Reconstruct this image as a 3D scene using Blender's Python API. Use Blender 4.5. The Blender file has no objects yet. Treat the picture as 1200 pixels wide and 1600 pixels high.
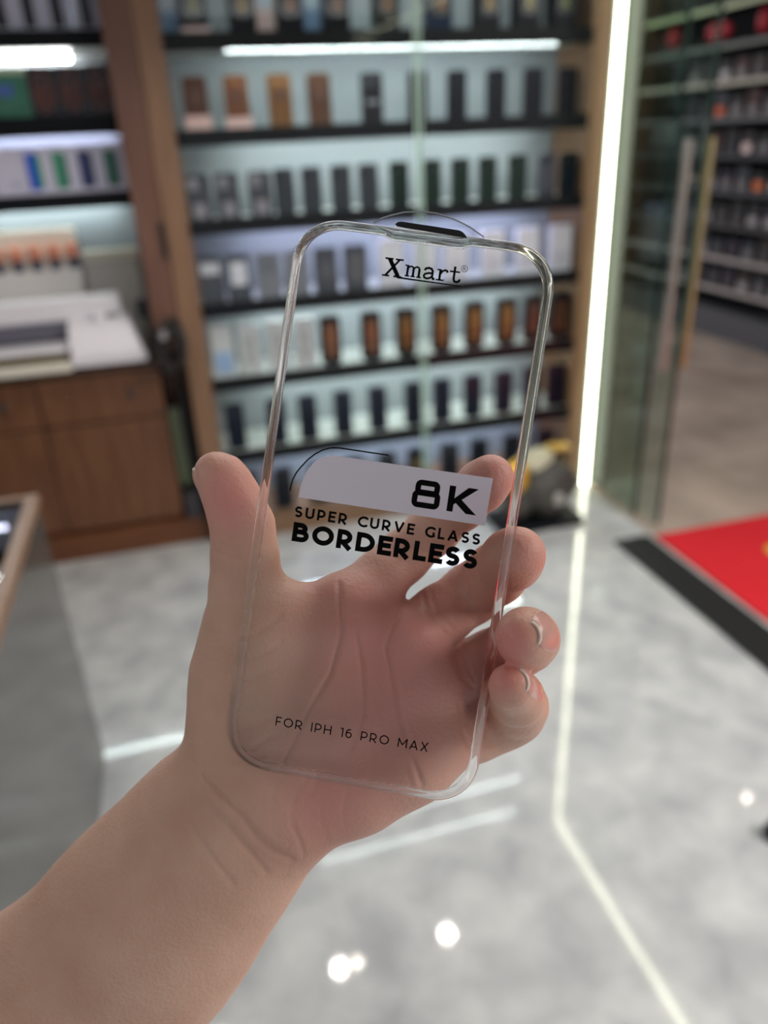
import bpy, bmesh, math, random
import numpy as np
from mathutils import Matrix, Vector
random.seed(7)
SC = bpy.context.scene
COL = SC.collection

# ------------------------------------------------------------------ camera
F_PX = 1200.0                      # focal length in pixels of the 1200x1600 frame
PITCH, YAW, ROLL = [math.radians(v) for v in (26.0, 14.65, 2.74)]
CAM_POS = np.array([0.0, 0.0, 1.5])

def cam_rows():
    cp, sp, cy, sy = math.cos(PITCH), math.sin(PITCH), math.cos(YAW), math.sin(YAW)
    f = np.array([sy * cp, cy * cp, -sp]); rt = np.array([cy, -sy, 0.0]); dn = np.cross(f, rt)
    c, s = math.cos(ROLL), math.sin(ROLL)
    return np.array([c * rt + s * dn, -s * rt + c * dn, f])
ROWS = cam_rows()
cam_data = bpy.data.cameras.new('camera')
cam_data.sensor_fit = 'VERTICAL'; cam_data.sensor_height = 36.0; cam_data.sensor_width = 27.0
cam_data.lens = F_PX / 1600.0 * 36.0
cam_data.clip_start = 0.01
cam_data.dof.use_dof = True
cam_data.dof.focus_distance = 0.223
cam_data.dof.aperture_fstop = 6.8
cam = bpy.data.objects.new('camera', cam_data); COL.objects.link(cam)
m = Matrix.Identity(4)
for i in range(3):
    m[i][0] = ROWS[0][i]; m[i][1] = -ROWS[1][i]; m[i][2] = -ROWS[2][i]; m[i][3] = CAM_POS[i]
cam.matrix_world = m
SC.camera = cam

# ------------------------------------------------------------------ light, exposure
SC.view_settings.view_transform = 'Standard'; SC.view_settings.look = 'None'
SC.view_settings.gamma = 1.0; SC.view_settings.use_curve_mapping = False
SC.view_settings.exposure = 0.0
SC.cycles.use_denoising = True
SC.cycles.max_bounces = 14; SC.cycles.transmission_bounces = 12; SC.cycles.transparent_max_bounces = 24
SC.cycles.caustics_refractive = True; SC.cycles.caustics_reflective = False
SC.cycles.sample_clamp_indirect = 6.0
world = bpy.data.worlds.new('world'); SC.world = world; world.use_nodes = True
world.node_tree.nodes['Background'].inputs[0].default_value = (0.92, 0.95, 1.0, 1)
world.node_tree.nodes['Background'].inputs[1].default_value = 0.72

def area_light(name, loc, sx, sy, power, color, target=None):
    d = bpy.data.lights.new(name, 'AREA'); d.shape = 'RECTANGLE'; d.size = sx; d.size_y = sy
    d.energy = power; d.color = color
    o = bpy.data.objects.new(name, d); COL.objects.link(o); o.location = loc
    if target is not None:
        o.rotation_euler = (Vector(target) - Vector(loc)).to_track_quat('-Z', 'Y').to_euler()
    return o
area_light('added_shop_fill', (-1.5, 0.4, 2.14), 1.2, 1.2, 9, (1.0, 0.97, 0.93))  # added fill light out of view, stands for no ceiling panel
area_light('added_shop_fill', (0.7, 1.05, 2.14), 1.4, 0.6, 11, (0.97, 0.99, 1.0))  # second added fill, brightens the floor from out of view
area_light('added_corridor_fill', (3.1, -0.4, 2.62), 1.2, 1.6, 150, (1.0, 0.95, 0.90))  # added unseen light that lifts the corridor floor and carpet
area_light('added_corridor_fill', (3.1, 6.6, 2.62), 1.2, 2.0, 26, (1.0, 0.97, 0.93))  # added unseen light for the far shop's shelving
def spot_light(loc, power):
    d = bpy.data.lights.new('spot_and_fill_lamp', 'SPOT'); d.energy = power; d.spot_size = math.radians(125); d.spot_blend = 0.9
    d.shadow_soft_size = 0.024; d.color = (1.0, 0.97, 0.90)
    o = bpy.data.objects.new('spot_and_fill_lamp', d); COL.objects.link(o); o.location = loc
for p_ in ((0.300, 2.42, 2.160), (0.860, 2.43, 2.160), (-0.30, 2.25, 2.160), (-0.75, 2.1, 2.160)): spot_light(p_, 11)  # right-hand pair lights real fixtures; left-hand pair is added floor fill without fixtures
LED_MAIN, LED_SHELF, SPOT = 15.0, 40.0, 60.0

# ------------------------------------------------------------------ helpers: materials
def srgb(r, g, b):
    def f(c):
        c /= 255.0
        return c / 12.92 if c <= 0.04045 else ((c + 0.055) / 1.055) ** 2.4
    return (f(r), f(g), f(b), 1.0)
_mats = {}
def mat(name, rgb, rough=0.5, metal=0.0, spec=0.5, coat=0.0, noise=0.0, nscale=20.0):
    key = (name, rgb, rough, metal, noise)
    if key in _mats: return _mats[key]
    M = bpy.data.materials.new(name); M.use_nodes = True
    nt = M.node_tree; b = nt.nodes['Principled BSDF']
    c = srgb(*rgb)
    b.inputs['Base Color'].default_value = c; b.inputs['Roughness'].default_value = rough
    b.inputs['Metallic'].default_value = metal; b.inputs['Specular IOR Level'].default_value = spec
    b.inputs['Coat Weight'].default_value = coat
    if noise:
        tc = nt.nodes.new('ShaderNodeTexCoord'); n = nt.nodes.new('ShaderNodeTexNoise')
        n.inputs['Scale'].default_value = nscale; n.inputs['Detail'].default_value = 4
        r = nt.nodes.new('ShaderNodeValToRGB')
        r.color_ramp.elements[0].position = 0.3; r.color_ramp.elements[1].position = 0.7
        r.color_ramp.elements[0].color = tuple(v * (1 - noise) for v in c[:3]) + (1,)
        r.color_ramp.elements[1].color = tuple(min(1, v * (1 + noise)) for v in c[:3]) + (1,)
        nt.links.new(tc.outputs['Object'], n.inputs['Vector']); nt.links.new(n.outputs['Fac'], r.inputs['Fac'])
        nt.links.new(r.outputs['Color'], b.inputs['Base Color'])
    _mats[key] = M
    return M
def wood(name, rgb_a, rgb_b, rough=0.45, stretch=(14, 14, 1.2)):
    M = bpy.data.materials.new(name); M.use_nodes = True
    nt = M.node_tree; b = nt.nodes['Principled BSDF']
    tc = nt.nodes.new('ShaderNodeTexCoord'); mp = nt.nodes.new('ShaderNodeMapping')
    mp.inputs['Scale'].default_value = stretch
    n = nt.nodes.new('ShaderNodeTexNoise'); n.inputs['Scale'].default_value = 3.0
    n.inputs['Detail'].default_value = 6; n.inputs['Distortion'].default_value = 0.6
    r = nt.nodes.new('ShaderNodeValToRGB')
    r.color_ramp.elements[0].position = 0.32; r.color_ramp.elements[1].position = 0.68
    r.color_ramp.elements[0].color = srgb(*rgb_a); r.color_ramp.elements[1].color = srgb(*rgb_b)
    L = nt.links.new
    L(tc.outputs['Object'], mp.inputs['Vector']); L(mp.outputs['Vector'], n.inputs['Vector'])
    L(n.outputs['Fac'], r.inputs['Fac']); L(r.outputs['Color'], b.inputs['Base Color'])
    b.inputs['Roughness'].default_value = rough
    return M
def emit(name, rgb, strength):
    key = (name, rgb, strength)
    if key in _mats: return _mats[key]
    M = bpy.data.materials.new(name); M.use_nodes = True
    nt = M.node_tree; nt.nodes.remove(nt.nodes['Principled BSDF'])
    e = nt.nodes.new('ShaderNodeEmission'); e.inputs[0].default_value = srgb(*rgb); e.inputs[1].default_value = strength
    nt.links.new(e.outputs[0], nt.nodes['Material Output'].inputs[0])
    _mats[key] = M
    return M
def thin_glass(name, tint=(1, 1, 1), refl=1.0, rough=0.0):
    # clear sheet: passes straight light, mirrors by Fresnel
    M = bpy.data.materials.new(name); M.use_nodes = True
    nt = M.node_tree; nt.nodes.remove(nt.nodes['Principled BSDF'])
    t = nt.nodes.new('ShaderNodeBsdfTransparent'); t.inputs[0].default_value = tuple(tint) + (1,)
    g = nt.nodes.new('ShaderNodeBsdfGlossy'); g.inputs['Roughness'].default_value = rough
    fr = nt.nodes.new('ShaderNodeFresnel'); fr.inputs[0].default_value = 1.45
    mu = nt.nodes.new('ShaderNodeMath'); mu.operation = 'MULTIPLY'; mu.inputs[1].default_value = refl
    mx = nt.nodes.new('ShaderNodeMixShader'); L = nt.links.new
    L(fr.outputs[0], mu.inputs[0]); L(mu.outputs[0], mx.inputs[0])
    L(t.outputs[0], mx.inputs[1]); L(g.outputs[0], mx.inputs[2]); L(mx.outputs[0], nt.nodes['Material Output'].inputs[0])
    return M
def solid_glass(name, ior=1.5, tint=(1, 1, 1)):
    M = bpy.data.materials.new(name); M.use_nodes = True
    nt = M.node_tree; nt.nodes.remove(nt.nodes['Principled BSDF'])
    g = nt.nodes.new('ShaderNodeBsdfGlass'); g.inputs['Color'].default_value = tuple(tint) + (1,)
    g.inputs['Roughness'].default_value = 0.0; g.inputs['IOR'].default_value = ior
    nt.links.new(g.outputs[0], nt.nodes['Material Output'].inputs[0])
    return M

# ------------------------------------------------------------------ helpers: meshes and objects
def add_box(bm, x0, x1, y0, y1, z0, z1, bevel=0.0, seg=2):
    vs = [bm.verts.new((x, y, z)) for x in (x0, x1) for y in (y0, y1) for z in (z0, z1)]
    fs = [bm.faces.new([vs[i] for i in q]) for q in
          ((0, 1, 3, 2), (4, 6, 7, 5), (0, 4, 5, 1), (2, 3, 7, 6), (0, 2, 6, 4), (1, 5, 7, 3))]
    if bevel:
        es = list({e for f in fs for e in f.edges})
        bmesh.ops.bevel(bm, geom=es, offset=bevel, segments=seg, affect='EDGES', profile=0.5)
    return bm
def rr_points(w, h, r, n=5):
    pts = []
    for cx, cz, a0 in ((w / 2 - r, h - r, 0), (-w / 2 + r, h - r, 90), (-w / 2 + r, r, 180), (w / 2 - r, r, 270)):
        for i in range(n + 1):
            a = math.radians(a0 + 90.0 * i / n)
            pts.append((cx + r * math.cos(a), cz + r * math.sin(a)))
    return pts
def add_rr_prism(bm, w, h, r, y0, y1, z0=0.0, x0=0.0, bevel=0.0):
    # upright rounded slab, facing -Y
    pts = rr_points(w, h, r)
    a = [bm.verts.new((x + x0, y0, z + z0)) for x, z in pts]; b = [bm.verts.new((x + x0, y1, z + z0)) for x, z in pts]
    n = len(pts)
    f1 = bm.faces.new(a); bm.faces.new(list(reversed(b)))
    for i in range(n):
        bm.faces.new((a[i], b[i], b[(i + 1) % n], a[(i + 1) % n]))
    if bevel:
        bmesh.ops.bevel(bm, geom=list(f1.edges), offset=bevel, segments=2, affect='EDGES', profile=0.5)
    return bm
def add_tube(bm, pts, r, n=10, cap=True):
    pts = [Vector(p) for p in pts]; rings = []
    rr = r if isinstance(r, (list, tuple)) else [r] * len(pts)
    for i, p in enumerate(pts):
        t = (pts[min(i + 1, len(pts) - 1)] - pts[max(i - 1, 0)]).normalized()
        u = t.cross(Vector((0, 0, 1)))
        if u.length < 1e-3: u = t.cross(Vector((1, 0, 0)))
        u.normalize(); v = t.cross(u)
        rings.append([bm.verts.new(p + rr[i] * (math.cos(2 * math.pi * k / n) * u + math.sin(2 * math.pi * k / n) * v)) for k in range(n)])
    for a, b in zip(rings, rings[1:]):
        for k in range(n):
            bm.faces.new((a[k], a[(k + 1) % n], b[(k + 1) % n], b[k]))
    if cap:
        bm.faces.new(list(reversed(rings[0]))); bm.faces.new(rings[-1])
    return bm
def add_lathe(bm, prof, n=24, c=(0, 0, 0)):
    rings = []
    for r, z in prof:
        rings.append([bm.verts.new((c[0] + r * math.cos(2 * math.pi * k / n), c[1] + r * math.sin(2 * math.pi * k / n), c[2] + z)) for k in range(n)])
    for a, b in zip(rings, rings[1:]):
        for k in range(n):
            bm.faces.new((a[k], a[(k + 1) % n], b[(k + 1) % n], b[k]))
    bm.faces.new(list(reversed(rings[0]))); bm.faces.new(rings[-1])
    return bm
def obj(name, bm, material, parent=None, loc=None, smooth=False):
    me = bpy.data.meshes.new(name)
    bmesh.ops.recalc_face_normals(bm, faces=bm.faces[:])
    bm.to_mesh(me); bm.free()
    if smooth:
        me.polygons.foreach_set('use_smooth', [True] * len(me.polygons))
    me.materials.append(material)
    o = bpy.data.objects.new(name, me); COL.objects.link(o)
    if loc is not None: o.location = loc
    if parent is not None: o.parent = parent
    return o
def tag(o, label, cat, group=None):
    o['label'] = label; o['category'] = cat
    if group: o['group'] = group
    return o
def thing(name, label, cat, loc=(0, 0, 0), group=None):
    o = bpy.data.objects.new(name, None); COL.objects.link(o); o.location = loc
    o.empty_display_size = 0.05
    return tag(o, label, cat, group)
def struct(name, bm, material, parent=None):
    o = obj(name, bm, material, parent)
    o['kind'] = 'structure'
    return o
def dup(root, loc, label):
    r = root.copy(); COL.objects.link(r); r.location = loc; r['label'] = label
    for ch in list(root.children):
        c = ch.copy(); COL.objects.link(c); c.parent = r
    return r
def B(*a, **k):
    return add_box(bmesh.new(), *a, **k)
ORD = ['leftmost', 'second from left', 'third from left', 'fourth from left', 'fifth from left', 'sixth from left',
       'seventh from left', 'eighth from left', 'ninth from left', 'tenth from left', 'eleventh from left',
       'twelfth from left', 'thirteenth from left', 'fourteenth from left', 'fifteenth from left']

# ------------------------------------------------------------------ shared materials
WOOD_DARK = wood('brown_wood', (92, 60, 48), (112, 78, 62))
WOOD_TAN = wood('tan_wood', (116, 86, 62), (138, 106, 80))
WOOD_CAB = wood('cabinet_wood', (94, 58, 36), (116, 76, 50), stretch=(10, 10, 1.5))
BLACK = mat('black_shelf', (8, 12, 18), 0.55, spec=0.2)
GREY_BACK = mat('grey_back_panel', (138, 143, 149), 0.6)
WHITE_TOP = mat('white_shelf_top', (205, 210, 208), 0.35)
BLACK_PLASTIC = mat('black_plastic', (18, 19, 22), 0.4)

# ------------------------------------------------------------------ the setting
def floor_mat():
    M = bpy.data.materials.new('polished_grey_marble'); M.use_nodes = True
    nt = M.node_tree; b = nt.nodes['Principled BSDF']; L = nt.links.new
    tc = nt.nodes.new('ShaderNodeTexCoord')
    n = nt.nodes.new('ShaderNodeTexNoise'); n.inputs['Scale'].default_value = 7.5; n.inputs['Detail'].default_value = 9; n.inputs['Distortion'].default_value = 0.35
    r = nt.nodes.new('ShaderNodeValToRGB')
    r.color_ramp.elements[0].position = 0.30; r.color_ramp.elements[1].position = 0.72
    r.color_ramp.elements[0].color = srgb(164, 165, 168); r.color_ramp.elements[1].color = srgb(204, 205, 204)
    n2 = nt.nodes.new('ShaderNodeTexNoise'); n2.inputs['Scale'].default_value = 1.6; n2.inputs['Detail'].default_value = 2
    bp = nt.nodes.new('ShaderNodeBump'); bp.inputs['Strength'].default_value = 0.05; bp.inputs['Distance'].default_value = 0.02
    L(tc.outputs['Object'], n.inputs['Vector']); L(n.outputs['Fac'], r.inputs['Fac']); L(r.outputs['Color'], b.inputs['Base Color'])
    L(tc.outputs['Object'], n2.inputs['Vector']); L(n2.outputs['Fac'], bp.inputs['Height']); L(bp.outputs[0], b.inputs['Normal'])
    b.inputs['Roughness'].default_value = 0.05; b.inputs['IOR'].default_value = 1.55
    return M
struct('floor', B(-3.0, 1.74, -3.0, 3.46, -0.05, 0.0), floor_mat())
mall = mat('corridor_stone', (182, 164, 152), 0.16, noise=0.28, nscale=2.6)
struct('floor_corridor', B(1.74, 8.0, -3.0, 10.0, -0.05, 0.0), mall)
struct('wall_back', B(-3.0, 1.72, 3.46, 3.52, 0.0, 2.25), mat('back_wall_paint', (120, 122, 125), 0.7))
struct('wall_left', B(-3.06, -3.0, -3.0, 3.52, 0.0, 2.25), mat('side_wall_paint', (190, 188, 184), 0.7))
struct('ceiling', B(-3.0, 1.80, -3.0, 3.52, 2.20, 2.26), mat('ceiling_paint', (170, 170, 168), 0.8))
struct('ceiling_corridor', B(1.80, 8.0, -3.0, 10.0, 2.66, 2.72), mat('corridor_ceiling_paint', (66, 66, 68), 0.8))
struct('wall_right', B(4.62, 4.70, -3.0, 10.0, 0.0, 2.66), mat('far_shop_wall', (46, 46, 50), 0.8))
struct('wall_far', B(1.72, 4.62, 9.0, 9.06, 0.0, 2.66), mat('far_wall', (120, 130, 126), 0.8))
# black metal threshold in the doorway
tb = bmesh.new(); add_box(tb, 1.565, 1.715, -1.0, 2.375, 0.0, 0.012, bevel=0.003)
struct('trim_1', tb, mat('black_threshold', (34, 34, 35), 0.45))

# LED line up the wall end and along the ceiling
led = bmesh.new()
add_box(led, 1.728, 1.745, 2.912, 2.928, 0.0, 2.195)
add_box(led, 1.726, 1.747, -1.0, 2.912, 2.17, 2.195)
t = thing('led_strip_light', 'bright vertical white light strip at end of wooden shelving, turning along ceiling', 'light', (0, 0, 0))
obj('diffuser', led, emit('led_warm_green_white', (248, 251, 220), LED_MAIN), t)
ch = bmesh.new(); add_box(ch, 1.716, 1.752, 2.928, 2.95, 0.0, 2.2); add_box(ch, 1.708, 1.766, -1.0, 2.92, 2.195, 2.2)
obj('channel', ch, mat('aluminium', (96, 98, 96), 0.45, metal=0.9), t)

# glass side panel and sliding glass door at the entrance
GLASS_GREEN = thin_glass('entrance_glass', (0.86, 0.93, 0.895), 0.18)
EDGE = mat('glass_edge', (40, 58, 52), 0.2)
d1 = struct('window_1', B(1.762, 1.774, 2.56, 2.82, 0.012, 2.19), GLASS_GREEN)
struct('window_edge', B(1.761, 1.775, 2.55, 2.56, 0.012, 2.19), EDGE, d1)
struct('window_frame', B(1.768, 1.776, 2.82, 2.94, 0.012, 2.19), mat('frame_green', (30, 44, 38), 0.6), d1)
d2 = struct('door_1', B(1.800, 1.812, 2.45, 3.22, 0.012, 2.19), GLASS_GREEN)
struct('door_edge', B(1.799, 1.813, 2.44, 2.45, 0.012, 2.19), EDGE, d2)
BRASS = mat('brushed_brass', (176, 160, 118), 0.3, metal=0.85)
STEEL = mat('brushed_steel', (176, 168, 160), 0.3, metal=0.85)
for xx, mm in ((1.762, STEEL), (1.850, BRASS)):
    hb = bmesh.new(); add_tube(hb, [(xx, 2.47, 0.66), (xx, 2.47, 1.45)], 0.0155, 14)
    for z in (0.78, 1.33):
        add_tube(hb, [(xx, 2.47, z), (1.806 + (0.006 if xx > 1.806 else -0.006), 2.47, z)], 0.008, 8)
    hd = struct('door_handle', hb, mm, d2)
# red carpet outside
cb = bmesh.new(); add_box(cb, 1.745, 3.3, -0.6, 2.36, 0.0, 0.010, bevel=0.003)
t = thing('carpet', 'red entrance carpet with a gold motif beyond the black threshold', 'carpet')
obj('pile', cb, mat('red_carpet', (206, 22, 36), 0.95, noise=0.08, nscale=60), t)
gm = bmesh.new()
for k in range(5):
    a = k * 2 * math.pi / 5
    add_lathe(gm, [(0.05, 0.0), (0.045, 0.002)], 16, (2.16 + 0.07 * math.cos(a), 2.05 + 0.07 * math.sin(a), 0.0101))
obj('motif', gm, mat('gold_motif', (206, 160, 60), 0.8), t)

# ------------------------------------------------------------------ main wall shelving
SH_Y0, SH_Y1 = 2.93, 3.20
unit = thing('display_shelving', 'tall wooden wall shelving with seven black lit shelves of phone accessories', 'shelving', (0.87, 3.05, 0))
def U(o): o.parent = unit; o.matrix_parent_inverse = unit.matrix_basis.inverted(); return o
U(obj('side_panel', B(0.030, 0.114, 2.93, 3.28, 0.0, 2.18, bevel=0.002), WOOD_TAN))
U(obj('side_panel', B(1.632, 1.705, 2.93, 3.28, 0.0, 2.18, bevel=0.002), WOOD_TAN))
U(obj('back_panel', B(0.114, 1.632, 3.20, 3.22, 0.10, 2.18), GREY_BACK))
pl = bmesh.new(); add_box(pl, 0.114, 1.632, 2.93, 3.20, 0.0, 0.10, bevel=0.003)
U(obj('plinth', pl, WOOD_TAN))
SHZ = [2.08, 1.80, 1.523, 1.241, 0.955, 0.674, 0.372]
TINT = [(236, 251, 248), (236, 251, 250), (240, 251, 248), (220, 222, 255), (238, 250, 248), (240, 252, 247), (216, 228, 255)]
for z, tint in zip(SHZ, TINT):
    s = U(obj('shelf', B(0.114, 1.632, 2.93, 3.20, z - 0.018, z + 0.018, bevel=0.002), WHITE_TOP))
    lip = obj('front_rail', B(0.114, 1.632, 2.918, 2.93, z - 0.026, z + 0.026), BLACK); lip.parent = s
    lb = bmesh.new()
    if z > 2.0: add_tube(lb, [(0.33, 2.965, z - 0.027), (1.47, 2.965, z - 0.027)], 0.006, 10)
    else:                                                                    # tape under the board, hidden behind the rail
        ty = 2.9302 if z > 1.6 else 3.04
        add_box(lb, 0.31, 1.49, ty, ty + 0.008, z - 0.0258, z - 0.0185)
    ls = obj('light_strip', lb, emit('shelf_led', tint, LED_SHELF * (1.5 if z < 2.0 else 0.6))); ls.parent = s
PANE = thin_glass('sliding_pane_glass', (0.965, 0.98, 0.972), 0.15)
for (x0, x1, y, lab) in ((0.118, 0.965, 2.910, 'left sliding clear glass pane in front of the main shelving'),
                         (0.945, 1.630, 2.900, 'right sliding clear glass pane in front of the main shelving')):
    t = thing('sliding_glass_pane', lab, 'glass door', (x0, y, 0.0), 'sliding panes of the main shelving')
    obj('pane', B(0, x1 - x0, -0.0025, 0.0025, 0.105, 2.17), PANE, t)
    ex = x1 - x0 if x0 < 0.5 else 0.0
    obj('pane_edge', B(ex - 0.004, ex + 0.004, -0.003, 0.003, 0.105, 2.17), mat('pane_edge_green', (176, 204, 190), 0.2), t)

# ------------------------------------------------------------------ goods on the main shelving
GOLD = mat('gold_print', (214, 168, 84), 0.35, metal=0.4)
def add_cross(bm, cx, cz, s, t, y):
    # an X mark with flared arms
    for sx in (-1, 1):
        p = [(cx - sx * s, cz + s), (cx - sx * s + sx * t * 1.7, cz + s), (cx + sx * s, cz - s), (cx + sx * s - sx * t * 1.7, cz - s)]
        bm.faces.new([bm.verts.new((x, y + 0.0004 * sx, z)) for x, z in p])
def package(kind, x, z, w, h, d, body, label, group, y=2.965, **k):
    r = k.get('r', 0.004)
    name = {'watch': 'watch_box', 'case': 'phone_case', 'box': 'phone_box', 'window': 'window_box'}[kind]
    cat = {'watch': 'box', 'case': 'phone case', 'box': 'box', 'window': 'box'}[kind]
    t = thing(name, label, cat, (x, y, z), group)
    bm = bmesh.new(); add_rr_prism(bm, w, h, r, 0.0, d, bevel=0.0015)
    obj('body', bm, mat('package_body', body, k.get('rough', 0.5), spec=0.12), t)
    if kind == 'watch':
        bm = bmesh.new(); add_rr_prism(bm, w * 0.72, h * 0.62, 0.012, -0.002, 0.0, h * 0.3)
        obj('window', bm, mat('dark_window', (24, 28, 36), 0.15), t)
        bm = bmesh.new(); add_cross(bm, 0, h * 0.52, w * 0.20, w * 0.075, -0.003)
        obj('emblem', bm, mat('emblem_print', tuple(int(c * 0.8) for c in k.get('em', (214, 168, 84))), 0.5), t)
    if kind == 'window':
        bm = bmesh.new(); add_rr_prism(bm, w * 0.56, h * 0.66, w * 0.22, -0.002, 0.0, h * 0.17)
        o = obj('window', bm, mat('amber_window', k.get('em', (196, 124, 50)), 0.3), t)
        bm = bmesh.new(); add_rr_prism(bm, w * 0.40, h * 0.16, w * 0.1, -0.003, -0.002, h * 0.26)
        obj('picture', bm, mat('window_picture', (96, 58, 30), 0.3), t)
    if k.get('base'):
        obj('base_band', B(-w / 2 - 0.004, w / 2 + 0.004, -0.004, d, 0.0, h * k.get('bh', 0.24)), mat('base_band', k['base'], 0.5), t)
    if k.get('panel'):
        px0, px1, pz0, pz1 = k.get('prect', (-0.36, 0.36, 0.55, 0.9))
        bm = bmesh.new(); add_rr_prism(bm, w * (px1 - px0), h * (pz1 - pz0), 0.006, -0.002, 0.0, h * pz0, w * (px0 + px1) / 2)
        obj('label_panel', bm, mat('label_panel', k['panel'], 0.4), t)
    if k.get('lens'):
        bm = bmesh.new(); add_rr_prism(bm, w * 0.46, w * 0.50, w * 0.12, -0.003, 0.0, h - w * 0.62, -w * 0.17)
        obj('camera_cutout', bm, mat('camera_cutout', k['lens'], 0.25), t)
    return t

SH = ['top visible shelf', 'second shelf down', 'third shelf down', 'fourth shelf down', 'fifth shelf down', 'sixth shelf down', 'lowest shelf']
# row 0: black boxes with an X mark
xs = [0.224, 0.381, 0.539, 0.697, 0.873, 1.064, 1.243, 1.396, 1.538]
ems = [(170, 176, 96), (222, 182, 92), (214, 140, 90), (210, 140, 92), (216, 140, 84), (200, 120, 90), (220, 178, 90), (206, 190, 86), (150, 160, 70)]
for i, (x, e) in enumerate(zip(xs, ems)):
    dark = (26, 44, 74) if i == 5 else (22, 24, 32)
    lab = ('navy' if i == 5 else 'black') + ' box with gold X mark, ' + ORD[i] + ' on top visible shelf'
    k = dict(base=(226, 200, 204), bh=0.16) if i == 0 else {}
    package('watch', x, 1.8185, 0.085, 0.165, 0.07, dark, lab, 'X mark boxes on the top shelf', em=e, **k)
# pale blue boxes between them
for x, lab in ((0.150, 'pale blue box at left end of top visible shelf beside wood post'), (0.462, 'pale pink box between second and third X mark boxes on top shelf'),
               (0.62, 'pale blue box between third and fourth X mark boxes on top shelf')):
    package('box', x, 1.8185, 0.062, 0.15, 0.03, (214, 190, 190) if 'pink' in lab else (120, 150, 186), lab, 'pastel boxes on the top shelf', y=3.02, panel=(170, 190, 205))
# row 1: brown then black
xs = [0.195, 0.331, 0.478, 0.616, 0.805, 0.976, 1.125, 1.278, 1.427, 1.568]
for i, x in enumerate(xs):
    if i < 4:
        k = dict(base=(222, 186, 184), bh=0.30 if i == 0 else 0.24) if i < 2 else {}
        c = [(88, 60, 50), (114, 76, 54), (116, 82, 54), (88, 62, 50)][i]
        lab = 'brown phone case ' + ('on pink stand, ' if i < 2 else '') + ORD[i] + ' on second shelf down'
        package('case', x, 1.5415, 0.080, 0.165, 0.022, c, lab, 'brown cases on the second shelf', r=0.012,
                panel=(88, 54, 46), prect=(-0.2, 0.2, 0.52, 0.74), **k)
    else:
        lab = 'black phone case, ' + ORD[i - 4] + ' black one on second shelf down'
        k = dict(panel=(120, 124, 132), prect=(-0.3, 0.3, 0.40, 0.48)) if i == 4 else {}
        package('case', x, 1.5415, 0.070 if i > 4 else 0.076, 0.162, 0.022, (22, 23, 31) if i > 5 else (36, 33, 40), lab, 'black cases on the second shelf', r=0.010,
                lens=(44, 46, 54) if i in (4, 5) else None, **k)
# row 2: printed greys, slate, green, open frame, black
xs = [0.160, 0.262, 0.378, 0.465, 0.564, 0.674, 0.778, 0.896, 1.025, 1.138, 1.249, 1.374, 1.498, 1.590]
for i, x in enumerate(xs):
    if i < 3:
        t = package('case', x, 1.2595, 0.082, 0.152, 0.02, (74, 76, 84), 'grey phone case with pale printed picture, ' + ORD[i] + ' on third shelf down',
                    'printed grey cases on the third shelf', r=0.012, panel=(140, 136, 146), prect=(-0.28, 0.28, 0.06, 0.38), lens=(128, 128, 138))
    elif i < 7:
        package('case', x, 1.2595, 0.072, 0.156, 0.02, (58, 62, 70), 'slate grey phone case, ' + ORD[i - 3] + ' slate one on third shelf down',
                'slate cases on the third shelf', r=0.010, lens=(46, 49, 57))
    elif i < 12:
        package('case', x, 1.2595, 0.072, 0.158, 0.02, (28, 46, 40), 'dark green phone case, ' + ORD[i - 7] + ' green one on third shelf down',
                'green cases on the third shelf', r=0.010, lens=(18, 32, 28))
    else:
        package('case', x, 1.2595, 0.068, 0.158, 0.02, (78, 80, 92) if i == 12 else (12, 24, 34),
                ('grey phone case with dark cutouts near right end of third shelf down' if i == 12 else 'black phone case at right end of third shelf down'),
                'end cases on the third shelf', r=0.010, lens=(24, 26, 34), **(dict(panel=(30, 32, 42), prect=(-0.2, 0.2, 0.04, 0.2)) if i == 12 else {}))
# row 3: grey packs then white boxes
xs = [0.165, 0.265, 0.378, 0.483, 0.596, 0.711, 0.854, 0.987, 1.118, 1.276, 1.427, 1.572]
for i, x in enumerate(xs):
    if i < 6:
        k = [dict(panel=(196, 198, 208), prect=(-0.38, 0.38, 0.62, 0.86)), dict(panel=(214, 216, 228), prect=(-0.32, 0.34, 0.34, 0.84)),
             dict(panel=(104, 108, 118)), dict(panel=(116, 118, 126)), dict(panel=(84, 86, 94), prect=(-0.3, 0.3, 0.3, 0.7)), dict(panel=(92, 92, 100), prect=(-0.3, 0.3, 0.2, 0.8))][i]
        lab = ['dark grey pack with white top label, leftmost on fourth shelf down', 'dark grey pack with big white label, second from left on fourth shelf down',
               'mid grey pack, third from left on fourth shelf down', 'mid grey pack, fourth from left on fourth shelf down',
               'dark grey pack, fifth from left on fourth shelf down', 'dark grey pack, sixth from left, just left of the white boxes on fourth shelf'][i]
        package('box', x, 0.9735, 0.088, 0.165, 0.03, (78, 81, 90) if i in (0, 1, 4, 5) else (128, 130, 140), lab, 'grey packs on the fourth shelf', **k)
    else:
        package('box', x, 0.9735, 0.094, 0.178, 0.03, (226, 226, 238), 'white phone accessory box, ' + ORD[i - 6] + ' white one on fourth shelf down',
                'white boxes on the fourth shelf', panel=(206, 206, 222), prect=(-0.36, 0.36, 0.12, 0.45))
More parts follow.
